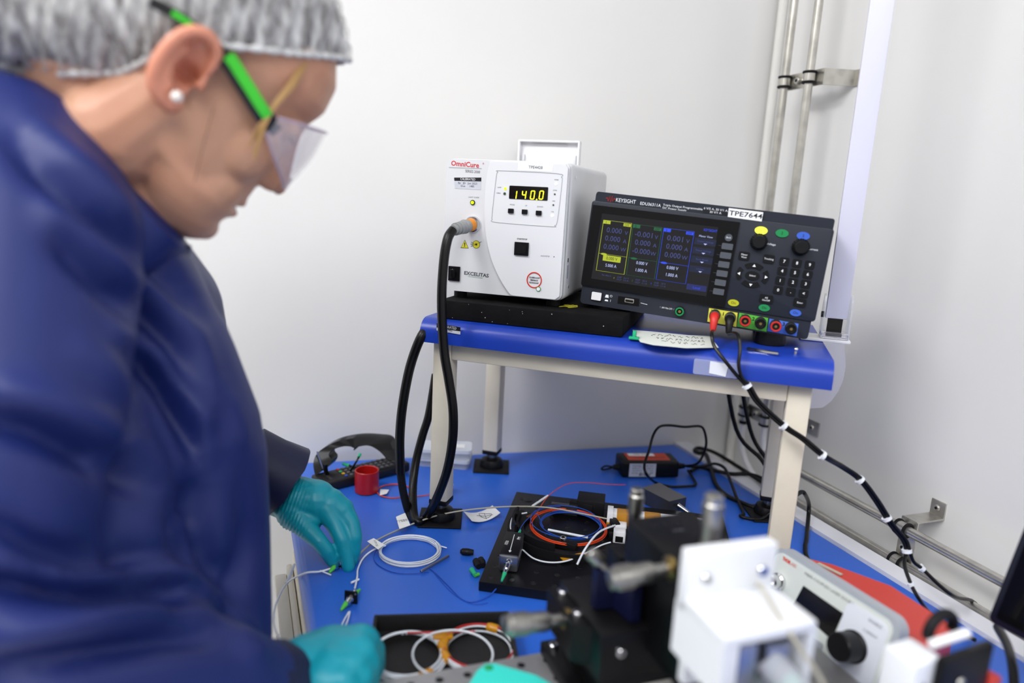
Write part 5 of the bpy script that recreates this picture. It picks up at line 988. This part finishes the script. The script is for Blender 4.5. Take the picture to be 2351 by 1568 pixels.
# ------------------------------------------------------------------ person
mat('skin', '#c4957a', 0.48, noise=0.10, nscale=14, col2='#bb856a', sss=0.12, bump=0.05, bscale=400)
mat('ear_skin', '#cf8a70', 0.48, sss=0.12); mat('lips', '#a4605a', 0.4); mat('hair_brown', '#48403e', 0.6, noise=0.4, nscale=60); mat('hair_blonde', '#b08a56', 0.5)
mat('glove_teal', '#0892a6', 0.42, noise=0.10, nscale=30, bump=0.12, bscale=120); mat('pearl', '#f0e8e0', 0.2); mat('eye_white', '#d8d0cc', 0.2); mat('brow', '#6a5040', 0.7)
mat('goggle_green', '#3fc832', 0.4); mat('goggle_black', '#141518', 0.4); mat('lens', '#f2eef8', 0.04, alpha=0.22, spec=1.0)
mat('trouser', '#1c2030', 0.8); mat('shoe_white', '#d8d8d8', 0.5)
def remesh(g, voxel, it=6, fac=0.5):
    me = g.mesh('tmp', 0); ob = bpy.data.objects.new('tmp', me); COL.objects.link(ob)
    m = ob.modifiers.new('r', 'REMESH'); m.mode = 'VOXEL'; m.voxel_size = voxel
    s = ob.modifiers.new('s', 'SMOOTH'); s.factor = fac; s.iterations = it
    dg = bpy.context.evaluated_depsgraph_get(); ev = bpy.data.meshes.new_from_object(ob.evaluated_get(dg))
    V = np.empty(len(ev.vertices) * 3); ev.vertices.foreach_get('co', V); V = V.reshape(-1, 3)
    N = np.empty(len(ev.vertices) * 3); ev.vertices.foreach_get('normal', N); N = N.reshape(-1, 3)
    Fc = [tuple(p.vertices) for p in ev.polygons]
    bpy.data.objects.remove(ob); bpy.data.meshes.remove(ev); bpy.data.meshes.remove(me)
    return V, N, Fc
def np_build(name, V, Fc, m, parent, label=None):
    g = G(); g.v = [tuple(p) for p in V]; g.f = Fc
    return g.build(name, m, parent, label, smooth=180)
def blob(g, pts, n=14):                       # chain of balls with tapered sleeves between: [(point, radius), ...]
    for (a, ra), (b, rb) in zip(pts[:-1], pts[1:]):
        a = Vector(a); b = Vector(b)
        if (b - a).length > 1e-5: g.cyl(a, b, ra, rb, n=n)
    for p, r in pts: g.sph(p, r, nu=n, nv=8)
TH_ = 0.575
hd = ray(470, 250); HY = hd / np.linalg.norm(hd); HO = EYE + hd * TH_
HF = .8 * RIGHT - .6 * UP; HF = HF - HY * (HF @ HY); HF /= np.linalg.norm(HF); HU = np.cross(HF, HY)
KH = TH_ / 0.60                                # head scale
MHd = Matrix(((HF[0] * KH, HY[0] * KH, HU[0] * KH, HO[0]), (HF[1] * KH, HY[1] * KH, HU[1] * KH, HO[1]), (HF[2] * KH, HY[2] * KH, HU[2] * KH, HO[2]), (0, 0, 0, 1)))
MHi = np.array(MHd.inverted())
def hl(px, py, yl=0.0):                        # photo pixel on the head-local plane y = yl
    w = onplane(px, py, HO + HY * (yl * KH), HY); return (MHi[:3, :3] @ w + MHi[:3, 3])
def hw(p): return np.array((MHd @ Vector(p))[:])
person = thing('person', 'person in a navy lab coat, hairnet, safety glasses and teal gloves, bending over the bench', 'person', trs((-.35, .52, 0)))
PL = np.array([-.35, .52, 0.0])                # person-local = world - PL
# --- head (head-local: x forward, y away from the camera, z up)
tab = [(.132, .015, -.080, .040), (.122, .036, -.095, .050), (.1107, .0510, -.105, .058), (.1036, .0610, -.110, .064), (.0843, .0745, -.113, .070), (.0611, .0785, -.112, .0725), (.05, .0755, -.11, .072),
       (.0444, .0735, -.11, .071), (.03, .0700, -.108, .069), (.01, .0710, -.10, .068), (-.01, .0705, -.09, .066), (-.025, .0695, -.075, .064), (-.0355, .0700, -.062, .0625), (-.0457, .0695, -.052, .061), (-.0541, .0672, -.042, .0595),
       (-.0594, .0680, -.036, .058), (-.0715, .0640, -.024, .054), (-.0818, .0650, -.012, .048), (-.0945, .0600, .002, .038), (-.1010, .0500, .010, .028), (-.1045, .042, .018, .016)]
g = G(); V = []; Q = []; n = 36
for u, ff, fb, w in tab:
    fc = -.01 + (.03 if u < -.05 else 0)
    for k in range(n):
        a = 2 * math.pi * k / n; c, s = math.cos(a), math.sin(a)
        e = .80 if c > 0 else 1.0
        V.append((fc + ((ff - fc) if c > 0 else (fc - fb)) * math.copysign(abs(c) ** e, c), w * math.copysign(abs(s) ** .92, s), u))
for i in range(len(tab) - 1):
    for k in range(n): Q.append((i * n + k, (i + 1) * n + k, (i + 1) * n + (k + 1) % n, i * n + (k + 1) % n))
Q.append(tuple(range(n))); Q.append(tuple((len(tab) - 1) * n + k for k in range(n - 1, -1, -1)))
g.add(V, Q)
g.sph((-.02, 0, .055), (.092, .074, .088), None, 24, 14)
# nose
ns = [(.046, .0735, .006), (.030, .0765, .0065), (.015, .0815, .008), (.0, .0875, .0105), (-.010, .0915, .0125), (-.0175, .0920, .0125), (-.0225, .0880, .0105)]
V = []; Q = []
for u, f_, w in ns: V += [(f_, 0, u), (f_ - .004, w * .75, u - .001), (f_ - .012, w * 1.35, u - .001), (.055, w * 1.6, u), (.055, -w * 1.6, u), (f_ - .012, -w * 1.35, u - .001), (f_ - .004, -w * .75, u - .001)]
for i in range(len(ns) - 1):
    for k in range(7): Q.append((i * 7 + k, (i + 1) * 7 + k, (i + 1) * 7 + (k + 1) % 7, i * 7 + (k + 1) % 7))
Q.append(tuple(range(7))); Q.append(tuple((len(ns) - 1) * 7 + k for k in range(6, -1, -1))); g.add(V, Q)
for s in (-1, 1): g.sph((.0745, s * .0135, -.0175), (.011, .007, .0085))
g.sph((.085, 0, -.0165), (.0075, .009, .008))
# lips, chin, cheeks, brow
g.sph((.0665, 0, -.0475), (.0058, .023, .0052)); g.sph((.0655, 0, -.0595), (.0060, .021, .0055)); g.sph((.054, 0, -.084), (.0135, .020, .013))
for s in (-1, 1):
    g.sph((.040, s * .040, -.005), (.028, .024, .030)); g.sph((.052, s * .028, .052), (.014, .024, .009)); g.sph((.033, s * .030, -.045), (.030, .026, .028))
    g.sph((.0585, s * .032, .030), (.012, .013, .011))                     # closed, down-cast lids
# ears (near one measured, far one mirrored)
epts = [(478, 168), (500, 128), (488, 92), (460, 74), (425, 76), (388, 104), (358, 150), (352, 190), (368, 222), (392, 242), (410, 236)]
near = []
for i, (x, y) in enumerate(epts):
    yy = -.081 - .012 * math.sin(math.pi * min(1, i / 9)) ; near.append(hl(x, y, yy))
er = [.0030, .0042, .0050, .0054, .0054, .0056, .0056, .0056, .0062, .0070, .0050]
anti = [hl(430, 108, -.087), hl(400, 135, -.088), hl(385, 175, -.088), hl(392, 208, -.086)]
trag = [hl(466, 180, -.080), hl(454, 205, -.082)]
ear_c = np.mean(near, axis=0)
for s in (1, -1):
    fl = lambda p: (p[0], p[1] * s, p[2])
    sp_ = smooth_path([fl(p) for p in near], 4); rs_ = np.interp(np.linspace(0, 1, len(sp_)), np.linspace(0, 1, len(er)), er)
    g.tube(sp_, .005, 10, rs=rs_)
    for p, r in zip(sp_[::3], rs_[::3]): g.sph(p, r * .98, nu=10, nv=6)
    g.tube(smooth_path([fl(p) for p in anti], 4), .0042, 8); g.tube([fl(p) for p in trag], .0045, 8)
    # back plate, dished
    m_ = len(near); c0 = fl(hl(425, 160, -.073))
    poly = [fl(p) for p in near]; V = [c0] + [(p[0], p[1] + s * .004, p[2]) for p in poly] + [(p[0] * .9 + c0[0] * .1, p[1] + s * .010, p[2] * .9 + c0[2] * .1) for p in poly] + [(c0[0], c0[1] + s * .012, c0[2])]
    Q = []
    for i in range(m_):
        j = (i + 1) % m_; Q += [(0, 1 + i, 1 + j), (1 + i, 1 + m_ + i, 1 + m_ + j, 1 + j), (1 + m_ + i, 1 + 2 * m_, 1 + m_ + j)]
    if s < 0: Q = [q[::-1] for q in Q]
    g.add(V, Q)
head = G(); head.add(g.v, g.f, MHd)
# neck and hidden trunk, all one body
blob(head, [(hw((.012, 0, -.062)), .043), (pd(335, 420, .585), .052)], 18); blob(head, [(hw((-.085, 0, -.015)), .050), (pd(200, 330, .59), .052), (pd(120, 450, .595), .06)], 18)
for s in (-1, 1): blob(head, [(hw((-.020, s * .047, -.020)), .020), (hw((.020, s * .030, -.070)), .014)], 14); blob(head, [(hw((-.028, s * .034, -.018)), .033), (hw((-.040, s * .028, -.060)), .040)], 14)
blob(head, [(hw((-.035, 0, -.01)), .056), (pd(330, 360, .585), .056), (pd(230, 470, .60), .060), (pd(150, 620, .60), .066), (pd(180, 850, .60), .08), (pd(230, 1150, .60), .085), (pd(250, 1500, .62), .085)], 20)
blob(head, [(pd(40, 560, .49), .045), (pd(0, 900, .45), .038), (pd(-55, 1300, .43), .032), (pd(120, 1480, .45), .030), (pd(340, 1540, .495), .028), (pd(560, 1600, .555), .024), (pd(660, 1592, .58), .022)])
blob(head, [(pd(40, 560, .49), .045), (pd(150, 620, .60), .066), (pd(392, 790, .77), .040), (pd(450, 1112, .82), .030), (pd(545, 1078, .843), .024), (pd(650, 1128, .866), .021)])
V, N, Fc = remesh(head, .0021, 7)
# face shaping after the remesh: eye sockets, nostrils, mouth line
L = (MHi[:3, :3] @ V.T).T + MHi[:3, 3]
def dent(c, r, amt):
    global V
    w = np.exp(-(((L - np.array(c)) / np.array(r)) ** 2).sum(1)); V = V - N * (w * amt)[:, None]
for s in (-1, 1):
    dent((.066, s * .018, .034), (.012, .008, .010), .004); dent((.060, s * .034, .042), (.012, .020, .006), .002)
    dent((.080, s * .006, -.0255), (.006, .004, .004), .005); dent((.052, s * .034, .0225), (.015, .02, .004), .002)
dent((.071, 0, -.0538), (.010, .024, .0022), .0042); dent((.066, 0, -.0705), (.01, .02, .006), .0015); dent((.072, 0, -.036), (.008, .004, .007), .0012)
cn = hl(432, 172, -.070); dent(cn, (.006, .02, .006), .012)
body = np_build('body', V - PL, Fc, 'skin', person)
body.data.materials.append(MATS['lips']); body.data.materials.append(MATS['ear_skin'])
Lc = np.array([L[list(f)].mean(0) for f in Fc])
lip = (np.abs(Lc[:, 2] + .0535) < .0085 * np.clip(1 - (np.abs(Lc[:, 1]) / .024) ** 2, 0, 1)) & (Lc[:, 0] > .055)
earm = (np.abs(Lc[:, 1]) > .0735) & (np.abs(Lc[:, 0] - ear_c[0]) < .035) & (np.abs(Lc[:, 2] - ear_c[2]) < .04)
mi = np.zeros(len(Fc), dtype=np.int32); mi[lip] = 1; mi[earm] = 2; body.data.polygons.foreach_set('material_index', mi)
def hpart(g, name, m, label=None, parent=None, smooth=60):
    gg = G(); gg.add([(MHd @ Vector(p)) - Vector(PL) for p in g.v], g.f); return gg.build(name, m, parent or person, label, smooth)
for s in (-1, 1):
    hpart(G().tube(smooth_path([(.064, s * .012, .046), (.0675, s * .028, .053), (.056, s * .047, .050)], 5), .0022, 6), 'eyebrow', 'brow')
    hpart(G().tube(smooth_path([(.066, s * .020, .0245), (.0715, s * .032, .0215), (.064, s * .043, .0235)], 5), .0009, 6), 'eyelash', 'goggle_black')
# --- hair and hairnet
def hair_surface(off):
    g = G(); g.sph((-.030, 0, .060), (.1145 + off, .081 + off, .100 + off), None, 32, 20); g.sph((-.095, 0, .008), (.060 + off, .066 + off, .066 + off), None, 24, 14); g.sph((-.135, 0, -.015), (.05 + off, .055 + off, .052 + off), None, 24, 14)
    return remesh(g, .0035, 12)
ex_ = [-.2, -.150, -.1134, -.0902, -.058, -.0463, -.030, -.010, .03, .0632, .09]; ez_ = [-.085, -.078, -.060, -.045, -.016, .010, .034, .050, .0800, .1085, .130]
def cutmesh(V, Fc, lift=0.0):
    edge = np.interp(V[:, 0], ex_, ez_) + lift; keep = V[:, 2] > edge
    V = V.copy(); F2 = [f for f in Fc if sum(keep[list(f)]) >= 2]
    used = np.unique(np.array([i for f in F2 for i in f])); low = used[~keep[used]]; V[low, 2] = edge[low]
    mp = -np.ones(len(V), int); mp[used] = np.arange(len(used)); return V[used], [tuple(mp[i] for i in f) for f in F2]
V, N, Fc = hair_surface(-.0012); V, Fc = cutmesh(V, Fc, .003); g = G(); g.v = [tuple(p) for p in V]; g.f = Fc; hair = hpart(g, 'hair', 'hair_brown', 'brown hair under the net', smooth=180)
V, N, Fc = hair_surface(.0025)
ed = V[:, 2] - np.interp(V[:, 0], ex_, ez_); ang = np.arctan2(V[:, 1], V[:, 0] + .03)
fade = np.exp(-np.clip(ed, 0, 1) / .035)
V = V + N * ((.0022 * np.sin(V[:, 0] * 520 + V[:, 2] * 160 + 2.5 * np.sin(ang * 3)) + .0012 * np.sin(V[:, 0] * 960 + V[:, 2] * 300)) * (.35 + fade))[:, None] + N * (fade * -.001)[:, None]
V, Fc = cutmesh(V, Fc)
nm = bpy.data.materials.new('net_fabric'); nm.use_nodes = True; MATS['net_fabric'] = nm; nt = nm.node_tree; b = nt.nodes['Principled BSDF']
b.inputs['Base Color'].default_value = srgb('#dcdcdc'); b.inputs['Roughness'].default_value = .8
tc = nt.nodes.new('ShaderNodeTexCoord'); mp = nt.nodes.new('ShaderNodeMapping'); mp.inputs['Rotation'].default_value = (.3, .5, .2); mp.inputs['Scale'].default_value = (160, 40, 50)
nz = nt.nodes.new('ShaderNodeTexNoise'); nz.inputs['Scale'].default_value = 1.0; nz.inputs['Detail'].default_value = 3
rm = nt.nodes.new('ShaderNodeMapRange'); rm.inputs[1].default_value = .38; rm.inputs[2].default_value = .72; rm.inputs[3].default_value = .20; rm.inputs[4].default_value = .80
nt.links.new(tc.outputs['Object'], mp.inputs['Vector']); nt.links.new(mp.outputs['Vector'], nz.inputs['Vector']); nt.links.new(nz.outputs['Fac'], rm.inputs[0]); nt.links.new(rm.outputs[0], b.inputs['Alpha'])
g = G(); g.v = [tuple(p) for p in V]; g.f = Fc; net = hpart(g, 'hairnet', 'net_fabric', 'white crinkled disposable hairnet', smooth=180)
# elastic band along the net edge (near side and far side)
mat('net_band', '#d4d4d4', 0.8, noise=.3, nscale=200)
Vn = V; en = Vn[:, 2] - np.interp(Vn[:, 0], ex_, ez_); el = Vn[np.abs(en) < .0006]
for s in (-1, 1):
    q = el[el[:, 1] * s > .0]; q = q[np.argsort(q[:, 0])]
    if len(q) > 20:
        nb = 26; pts = [c.mean(0) for c in np.array_split(q, nb)]; sp_ = smooth_path(pts, 5)
        hpart(G().tube(sp_, .0026, 8, rs=[.0026 + .0009 * math.sin(i * 2.1) for i in range(len(sp_))]), 'elastic_band', 'net_band', parent=net)
g = G(); random.seed(5)
for k in range(7):
    d = random.uniform(-8, 8); e = random.uniform(-10, 10)
    g.tube(smooth_path([hl(700 + d, 138, -.060), hl(672 + d, 190 + e, -.070), hl(628 + d * .7, 245, -.0765), hl(600 + d, 292 + e, -.078), hl(580 + d, 340 + 3 * e, -.0745)], 5), .0009, 5)
hpart(g, 'hair_strand', 'hair_blonde', 'loose blonde hair over the temple')
hpart(G().tube(smooth_path([hl(490, 250, -.072), hl(468, 330, -.069), hl(446, 420, -.063)], 5), .0003, 5), 'hair_strand', 'brow')
hpart(G().sph(hl(406, 222, -.0945), .0042), 'earring', 'pearl', 'small pearl ear stud')
# --- safety glasses
gl = bpy.data.objects.new('safety_glasses', None); COL.objects.link(gl); gl.parent = person; gl['label'] = 'clear safety glasses with green and black temples'
for s in (-1, 1):
    yy = -.0785
    P_ = [hl(345, 3, -.086), hl(425, 48, -.086), hl(510, 118, -.083), hl(560, 190, -.081), hl(606, 262, -.0775), hl(640, 300, -.070)]
    P_ = [(p[0], p[1] * (1 if s < 0 else -1), p[2]) for p in P_]
    sp_ = smooth_path(P_, 6)
    def strap(off_u, h, th, name, m, lo=0, hi=None):
        V = []; Q = []; pts = sp_[lo:hi]
        for i, p in enumerate(pts):
            t = pts[min(i + 1, len(pts) - 1)] - pts[max(i - 1, 0)]; t = t / np.linalg.norm(t); up_ = np.array([-t[2], 0, t[0]]); up_ /= np.linalg.norm(up_); y_ = np.array([0, th / 2, 0]); c = p + up_ * off_u
            V += [tuple(c - up_ * h / 2 - y_), tuple(c + up_ * h / 2 - y_), tuple(c + up_ * h / 2 + y_), tuple(c - up_ * h / 2 + y_)]
        for i in range(len(pts) - 1):
            for k in range(4): Q.append((i * 4 + k, i * 4 + (k + 1) % 4, i * 4 + 4 + (k + 1) % 4, i * 4 + 4 + k))
        Q.append((3, 2, 1, 0)); e = (len(pts) - 1) * 4; Q.append((e, e + 1, e + 2, e + 3))
        hpart(G().add(V, Q), name, m, parent=gl, smooth=40)
    strap(0, .0075, .0030, 'temple_core', 'goggle_black'); strap(-.001, .0140, .0032, 'temple_shell', 'goggle_black', 13, 28); strap(.0015, .0085, .0044, 'temple_grip', 'goggle_green', 13, 26); strap(.0, .004, .0040, 'temple_grip', 'goggle_green', 4, 9); strap(-.002, .010, .0040, 'hinge', 'goggle_black', 24, 31)
V = []; Q = []; nu_, nv_ = 30, 10
for i in range(nu_ + 1):
    a = -1.28 + 2.56 * i / nu_
    for j in range(nv_ + 1):
        t = j / nv_; lowz = -.016 + .030 * (abs(a) / 1.28) ** 2 + (.012 * math.exp(-(a / .13) ** 2)); z = lowz + (.049 - .020 * (abs(a) / 1.28) ** 2 - lowz) * t
        b_ = .004 * math.sin(math.pi * t); V.append((.026 + (.064 + b_) * math.cos(a), .0765 * math.sin(a) / math.sin(1.28) , z))
k2 = len(V); V += [(p[0] - .0022 * math.cos(-1.28 + 2.56 * (i // (nv_ + 1)) / nu_), p[1] - .0022 * math.sin(-1.28 + 2.56 * (i // (nv_ + 1)) / nu_), p[2]) for i, p in enumerate(V)]
W1 = nv_ + 1
for i in range(nu_):
    for j in range(nv_): Q.append((i * W1 + j, (i + 1) * W1 + j, (i + 1) * W1 + j + 1, i * W1 + j + 1)); Q.append((k2 + i * W1 + j, k2 + i * W1 + j + 1, k2 + (i + 1) * W1 + j + 1, k2 + (i + 1) * W1 + j))
    Q.append((i * W1, k2 + i * W1, k2 + (i + 1) * W1, (i + 1) * W1)); Q.append((i * W1 + nv_, (i + 1) * W1 + nv_, k2 + (i + 1) * W1 + nv_, k2 + i * W1 + nv_))
hpart(G().add(V, Q), 'lens', 'lens', 'clear wraparound lens', gl, 50)
mat('lens_edge', '#c9b8cc', 0.2, alpha=.6)
hpart(G().tube([Vector(V[i * W1]) for i in range(nu_ + 1)], .0012, 6), 'lens_rim', 'lens_edge', parent=gl); hpart(G().tube([Vector(V[i * W1 + nv_]) for i in range(nu_ + 1)], .0012, 6), 'lens_rim', 'lens_edge', parent=gl)
# --- lab coat
cm = mat('coat_navy', '#142362', 0.52, noise=0.10, nscale=6, sheen=0.0, bump=0.05, bscale=900)
g = G()
blob(g, [(pd(-60, 420, .58), .10), (pd(15, 385, .58), .085), (pd(110, 540, .57), .086), (pd(185, 620, .56), .082), (pd(260, 850, .60), .100), (pd(330, 1040, .62), .104), (pd(336, 1250, .63), .107), (pd(322, 1500, .62), .112), (pd(290, 1700, .62), .120)], 24)
blob(g, [(pd(-60, 420, .58), .10), (pd(-120, 700, .58), .12), (pd(-60, 1100, .60), .13), (pd(20, 1500, .62), .13), (pd(60, 1750, .63), .13)], 24)
blob(g, [(pd(185, 620, .56), .08), (pd(340, 720, .70), .072), (pd(395, 790, .77), .060), (pd(450, 1120, .82), .052), (pd(540, 1075, .842), .042), (pd(600, 1082, .852), .037)], 20)
blob(g, [(pd(15, 420, .52), .080), (pd(40, 560, .48), .080), (pd(0, 900, .44), .072), (pd(-60, 1300, .42), .062), (pd(120, 1480, .44), .055), (pd(340, 1540, .49), .052), (pd(560, 1600, .55), .046), (pd(640, 1618, .573), .043)], 20)
blob(g, [(pd(20, 1000, .50), .09), (pd(150, 1300, .52), .095), (pd(200, 1500, .55), .10)], 20)
c0 = pd(150, 1600, .62); zb = .47
for dx in (-.06, .06): blob(g, [((c0[0] + dx, c0[1] + .01, c0[2]), .12), ((c0[0] + dx * 1.1, c0[1], zb + .13), .13)], 24)
V, N, Fc = remesh(g, .0055, 10)
PX = proj(V); view = (V - EYE); view /= np.linalg.norm(view, axis=1)[:, None]; face = np.clip(-(N * view).sum(1) * 2.0, 0, 1)
def fold(pts, wd, amt):
    global V
    pts = np.array(smooth_path([(*p, 0) for p in pts], 6))[:, :2]; best = np.full(len(V), 1e9); par = np.zeros(len(V))
    for i, (a, b) in enumerate(zip(pts[:-1], pts[1:])):
        ab = b - a; t = np.clip(((PX[:, :2] - a) @ ab) / (ab @ ab), 0, 1); d = np.linalg.norm(PX[:, :2] - (a + t[:, None] * ab), axis=1); k = d < best; best[k] = d[k]; par[k] = (i + t[k]) / (len(pts) - 1)
    w = np.exp(-(best / (wd * 1.45)) ** 2) * np.sin(np.pi * np.clip(par * .92 + .04, 0, 1)) ** .5 * face; V = V + N * (w * amt)[:, None]
for pts, wd, amt in (([(40, 330), (170, 450), (300, 560), (385, 650), (437, 720)], 24, -.011), ([(60, 280), (200, 400), (330, 540), (410, 650)], 26, .007),
                     ([(150, 560), (270, 660), (360, 735), (411, 800), (445, 900)], 24, -.012), ([(120, 470), (280, 610), (400, 720), (450, 830), (470, 950)], 26, .009),
                     ([(308, 817), (373, 888), (411, 958), (452, 1045)], 20, -.012), ([(270, 760), (370, 830), (440, 950), (470, 1060)], 20, .008), ([(200, 800), (300, 900), (380, 1000), (445, 1110)], 24, .006),
                     ([(-20, 965), (116, 1003), (238, 1061), (330, 1120)], 26, -.010), ([(-20, 900), (120, 930), (260, 1000), (370, 1090)], 30, .007),
                     ([(-20, 1200), (100, 1265), (250, 1290), (400, 1280)], 26, -.008), ([(-20, 1265), (109, 1315), (257, 1322), (386, 1309), (455, 1330), (480, 1400)], 20, .009), ([(-20, 1341), (193, 1363), (353, 1352), (430, 1370)], 22, -.013),
                     ([(-20, 1465), (130, 1434), (257, 1402), (400, 1374)], 34, .008), ([(-20, 1545), (193, 1510), (386, 1462), (500, 1450)], 26, -.010), ([(455, 1100), (440, 1200), (470, 1290), (520, 1330)], 30, -.010),
                     ([(560, 1050), (575, 1200), (560, 1300), (510, 1400)], 24, -.006), ([(520, 900), (560, 1050), (590, 1200)], 24, .004), ([(450, 1330), (540, 1420), (600, 1520)], 22, .006)):
    fold(pts, wd, amt * (1.9 if amt < 0 else 1.5))
for k in range(3): pass
coat = np_build('lab_coat', V - PL, Fc, 'coat_navy', person, 'navy blue lab coat with soft folds')
mat('coat_dark', '#10173c', 0.5, noise=.1)
def plocal(gg): h = G(); h.v = [tuple(np.array(p) - PL) for p in gg.v]; h.f = gg.f; return h
# collar: standing band round the neck
cpx = [(95, 150, .545), (140, 200, .525), (200, 290, .505), (262, 380, .50), (330, 478, .505), (395, 548, .525), (430, 572, .56), (440, 590, .62)]
V = []; Q = []
for x, y, t in smooth_path(cpx, 4):
    p = pd(x, y, t); q = pd(x - 95, y + 75, t - .012); r = pd(x - 12, y + 10, t + .012)
    V += [tuple(p), tuple(q), tuple(r)]
nn_ = len(V) // 3
for i in range(nn_ - 1): Q += [(i * 3, i * 3 + 3, i * 3 + 4, i * 3 + 1), (i * 3, i * 3 + 2, i * 3 + 5, i * 3 + 3), (i * 3 + 1, i * 3 + 4, i * 3 + 5, i * 3 + 2)]
Q += [(0, 1, 2), ((nn_ - 1) * 3 + 2, (nn_ - 1) * 3 + 1, (nn_ - 1) * 3)]
plocal(G().add(V, Q)).build('collar', 'coat_navy', coat, smooth=60)
g = G(); pts = [pd(405, 560, .57), pd(440, 566, .585), pd(428, 612, .58), pd(408, 640, .57), pd(385, 600, .56)]
off = np.array(HY) * .006; n5 = len(pts); g.add([tuple(p) for p in pts] + [tuple(p + off) for p in pts], [tuple(range(n5)), tuple(range(2 * n5 - 1, n5 - 1, -1))] + [(i, i + n5, (i + 1) % n5 + n5, (i + 1) % n5) for i in range(n5)])
plocal(g).build('lapel_tip', 'coat_dark', coat)
# cuffs
def cuff(p0, p1, r0, r1, th=.003):
    g = G(); L_ = float(np.linalg.norm(p1 - p0)); g.lathe([(r0, 0), (r0 * .5 + r1 * .5 + .001, L_ * .5), (r1, L_), (r1 - th, L_), (r0 - th - .004, L_ * .2), (.002, L_ * .2)], axis(p0, p1 - p0), 28)
    for i, v in enumerate(g.v): g.v[i] = tuple(np.array(v) + np.array([math.sin(v[2] * 160), math.sin(v[0] * 170), math.sin(v[1] * 150)]) * .0016)
    return plocal(g).build('cuff', 'coat_dark', coat)
cuff(pd(560, 1052, .846), pd(660, 1106, .868), .041, .0465); cuff(pd(560, 1602, .55), pd(655, 1612, .577), .044, .043)
# --- gloves
def glove(name, chains, voxel=.0022, it=6, label=None):
    g = G()
    for ch in chains: blob(g, [(pd(x, y, t), r) for x, y, t, r in ch], 14)
    V, N, Fc = remesh(g, voxel, it)
    return V, N, Fc
far = [[(636, 1136, .872, .026), (662, 1142, .868, .028), (690, 1150, .864, .030), (725, 1150, .862, .0265), (757, 1158, .862, .0205), (783, 1172, .862, .0165)],
       [(680, 1172, .857, .025), (704, 1196, .851, .0185)], [(690, 1160, .885, .026), (750, 1165, .885, .020)],
       [(750, 1170, .856, .0165), (769, 1203, .850, .0112), (785, 1238, .845, .0101), (794, 1272, .845, .0092), (800, 1301, .8445, .0080)],
       [(784, 1170, .862, .0150), (806, 1201, .857, .0108), (813, 1233, .853, .0102), (812, 1264, .855, .0092), (808, 1288, .858, .0078)],
       [(786, 1168, .876, .014), (808, 1202, .874, .0102), (813, 1237, .872, .0095), (808, 1268, .873, .0085), (802, 1285, .873, .0076)],
       [(765, 1168, .892, .013), (794, 1205, .890, .0095), (799, 1242, .888, .0088), (790, 1268, .886, .0078)],
       [(686, 1190, .848, .0175), (710, 1220, .838, .0122), (733, 1243, .832, .0098), (750, 1265, .834, .0090), (762, 1287, .840, .0074)]]
V, N, Fc = glove('glove', far, .0016, 5)
w_ = np.exp(-(((proj(V)[:, 0] - 668) / 26) ** 2)); V = V + N * (w_ * .0009 * np.sin((proj(V)[:, 0] + .35 * proj(V)[:, 1]) * .75))[:, None]
np_build('glove', V - PL, Fc, 'glove_teal', person, 'teal nitrile glove pinching a fibre connector')
near_ = [[(630, 1625, .572, .038), (668, 1590, .584, .037), (715, 1552, .596, .036), (765, 1525, .604, .033), (805, 1508, .608, .027)],
         [(690, 1610, .60, .036), (755, 1580, .612, .036), (795, 1560, .615, .030)], [(660, 1640, .60, .036), (740, 1620, .61, .036)],
         [(795, 1500, .608, .0230), (826, 1482, .608, .0190), (852, 1493, .616, .0128), (856, 1530, .622, .0115), (838, 1568, .618, .0100)],
         [(790, 1515, .596, .024), (822, 1500, .594, .0175), (842, 1520, .594, .0125), (843, 1560, .596, .0115), (822, 1590, .60, .0105)],
         [(770, 1540, .585, .024), (806, 1528, .582, .0165), (828, 1552, .580, .012), (820, 1592, .584, .011)],
         [(750, 1565, .575, .022), (786, 1562, .570, .0145), (804, 1590, .568, .0110), (792, 1620, .572, .0095)],
         [(760, 1560, .632, .018), (800, 1560, .644, .0135), (832, 1552, .642, .0115), (854, 1540, .636, .0098)]]
V, N, Fc = glove('glove', near_, .0022, 14); np_build('glove', V - PL, Fc, 'glove_teal', person, 'teal nitrile glove closed loosely, in the foreground')
# --- trousers and shoes (below the bench)
for dx in (-.085, .085):
    g = G(); blob(g, [((c0[0] + dx, c0[1], .60), .085), ((c0[0] + dx, c0[1] + .01, .48), .075), ((c0[0] + dx, c0[1], .10), .055)], 16); V, N, Fc = remesh(g, .008, 6); np_build('trouser_leg', V - PL, Fc, 'trouser', person)
    g = G(); g.sph((c0[0] + dx, c0[1] + .0, .055), (.05, .05, .05)); g.sph((c0[0] + dx + .03, c0[1] + .09, .04), (.048, .11, .038)); V, N, Fc = remesh(g, .006, 6); V[:, 2] = np.maximum(V[:, 2], .001); np_build('shoe', V - PL, Fc, 'shoe_white', person)
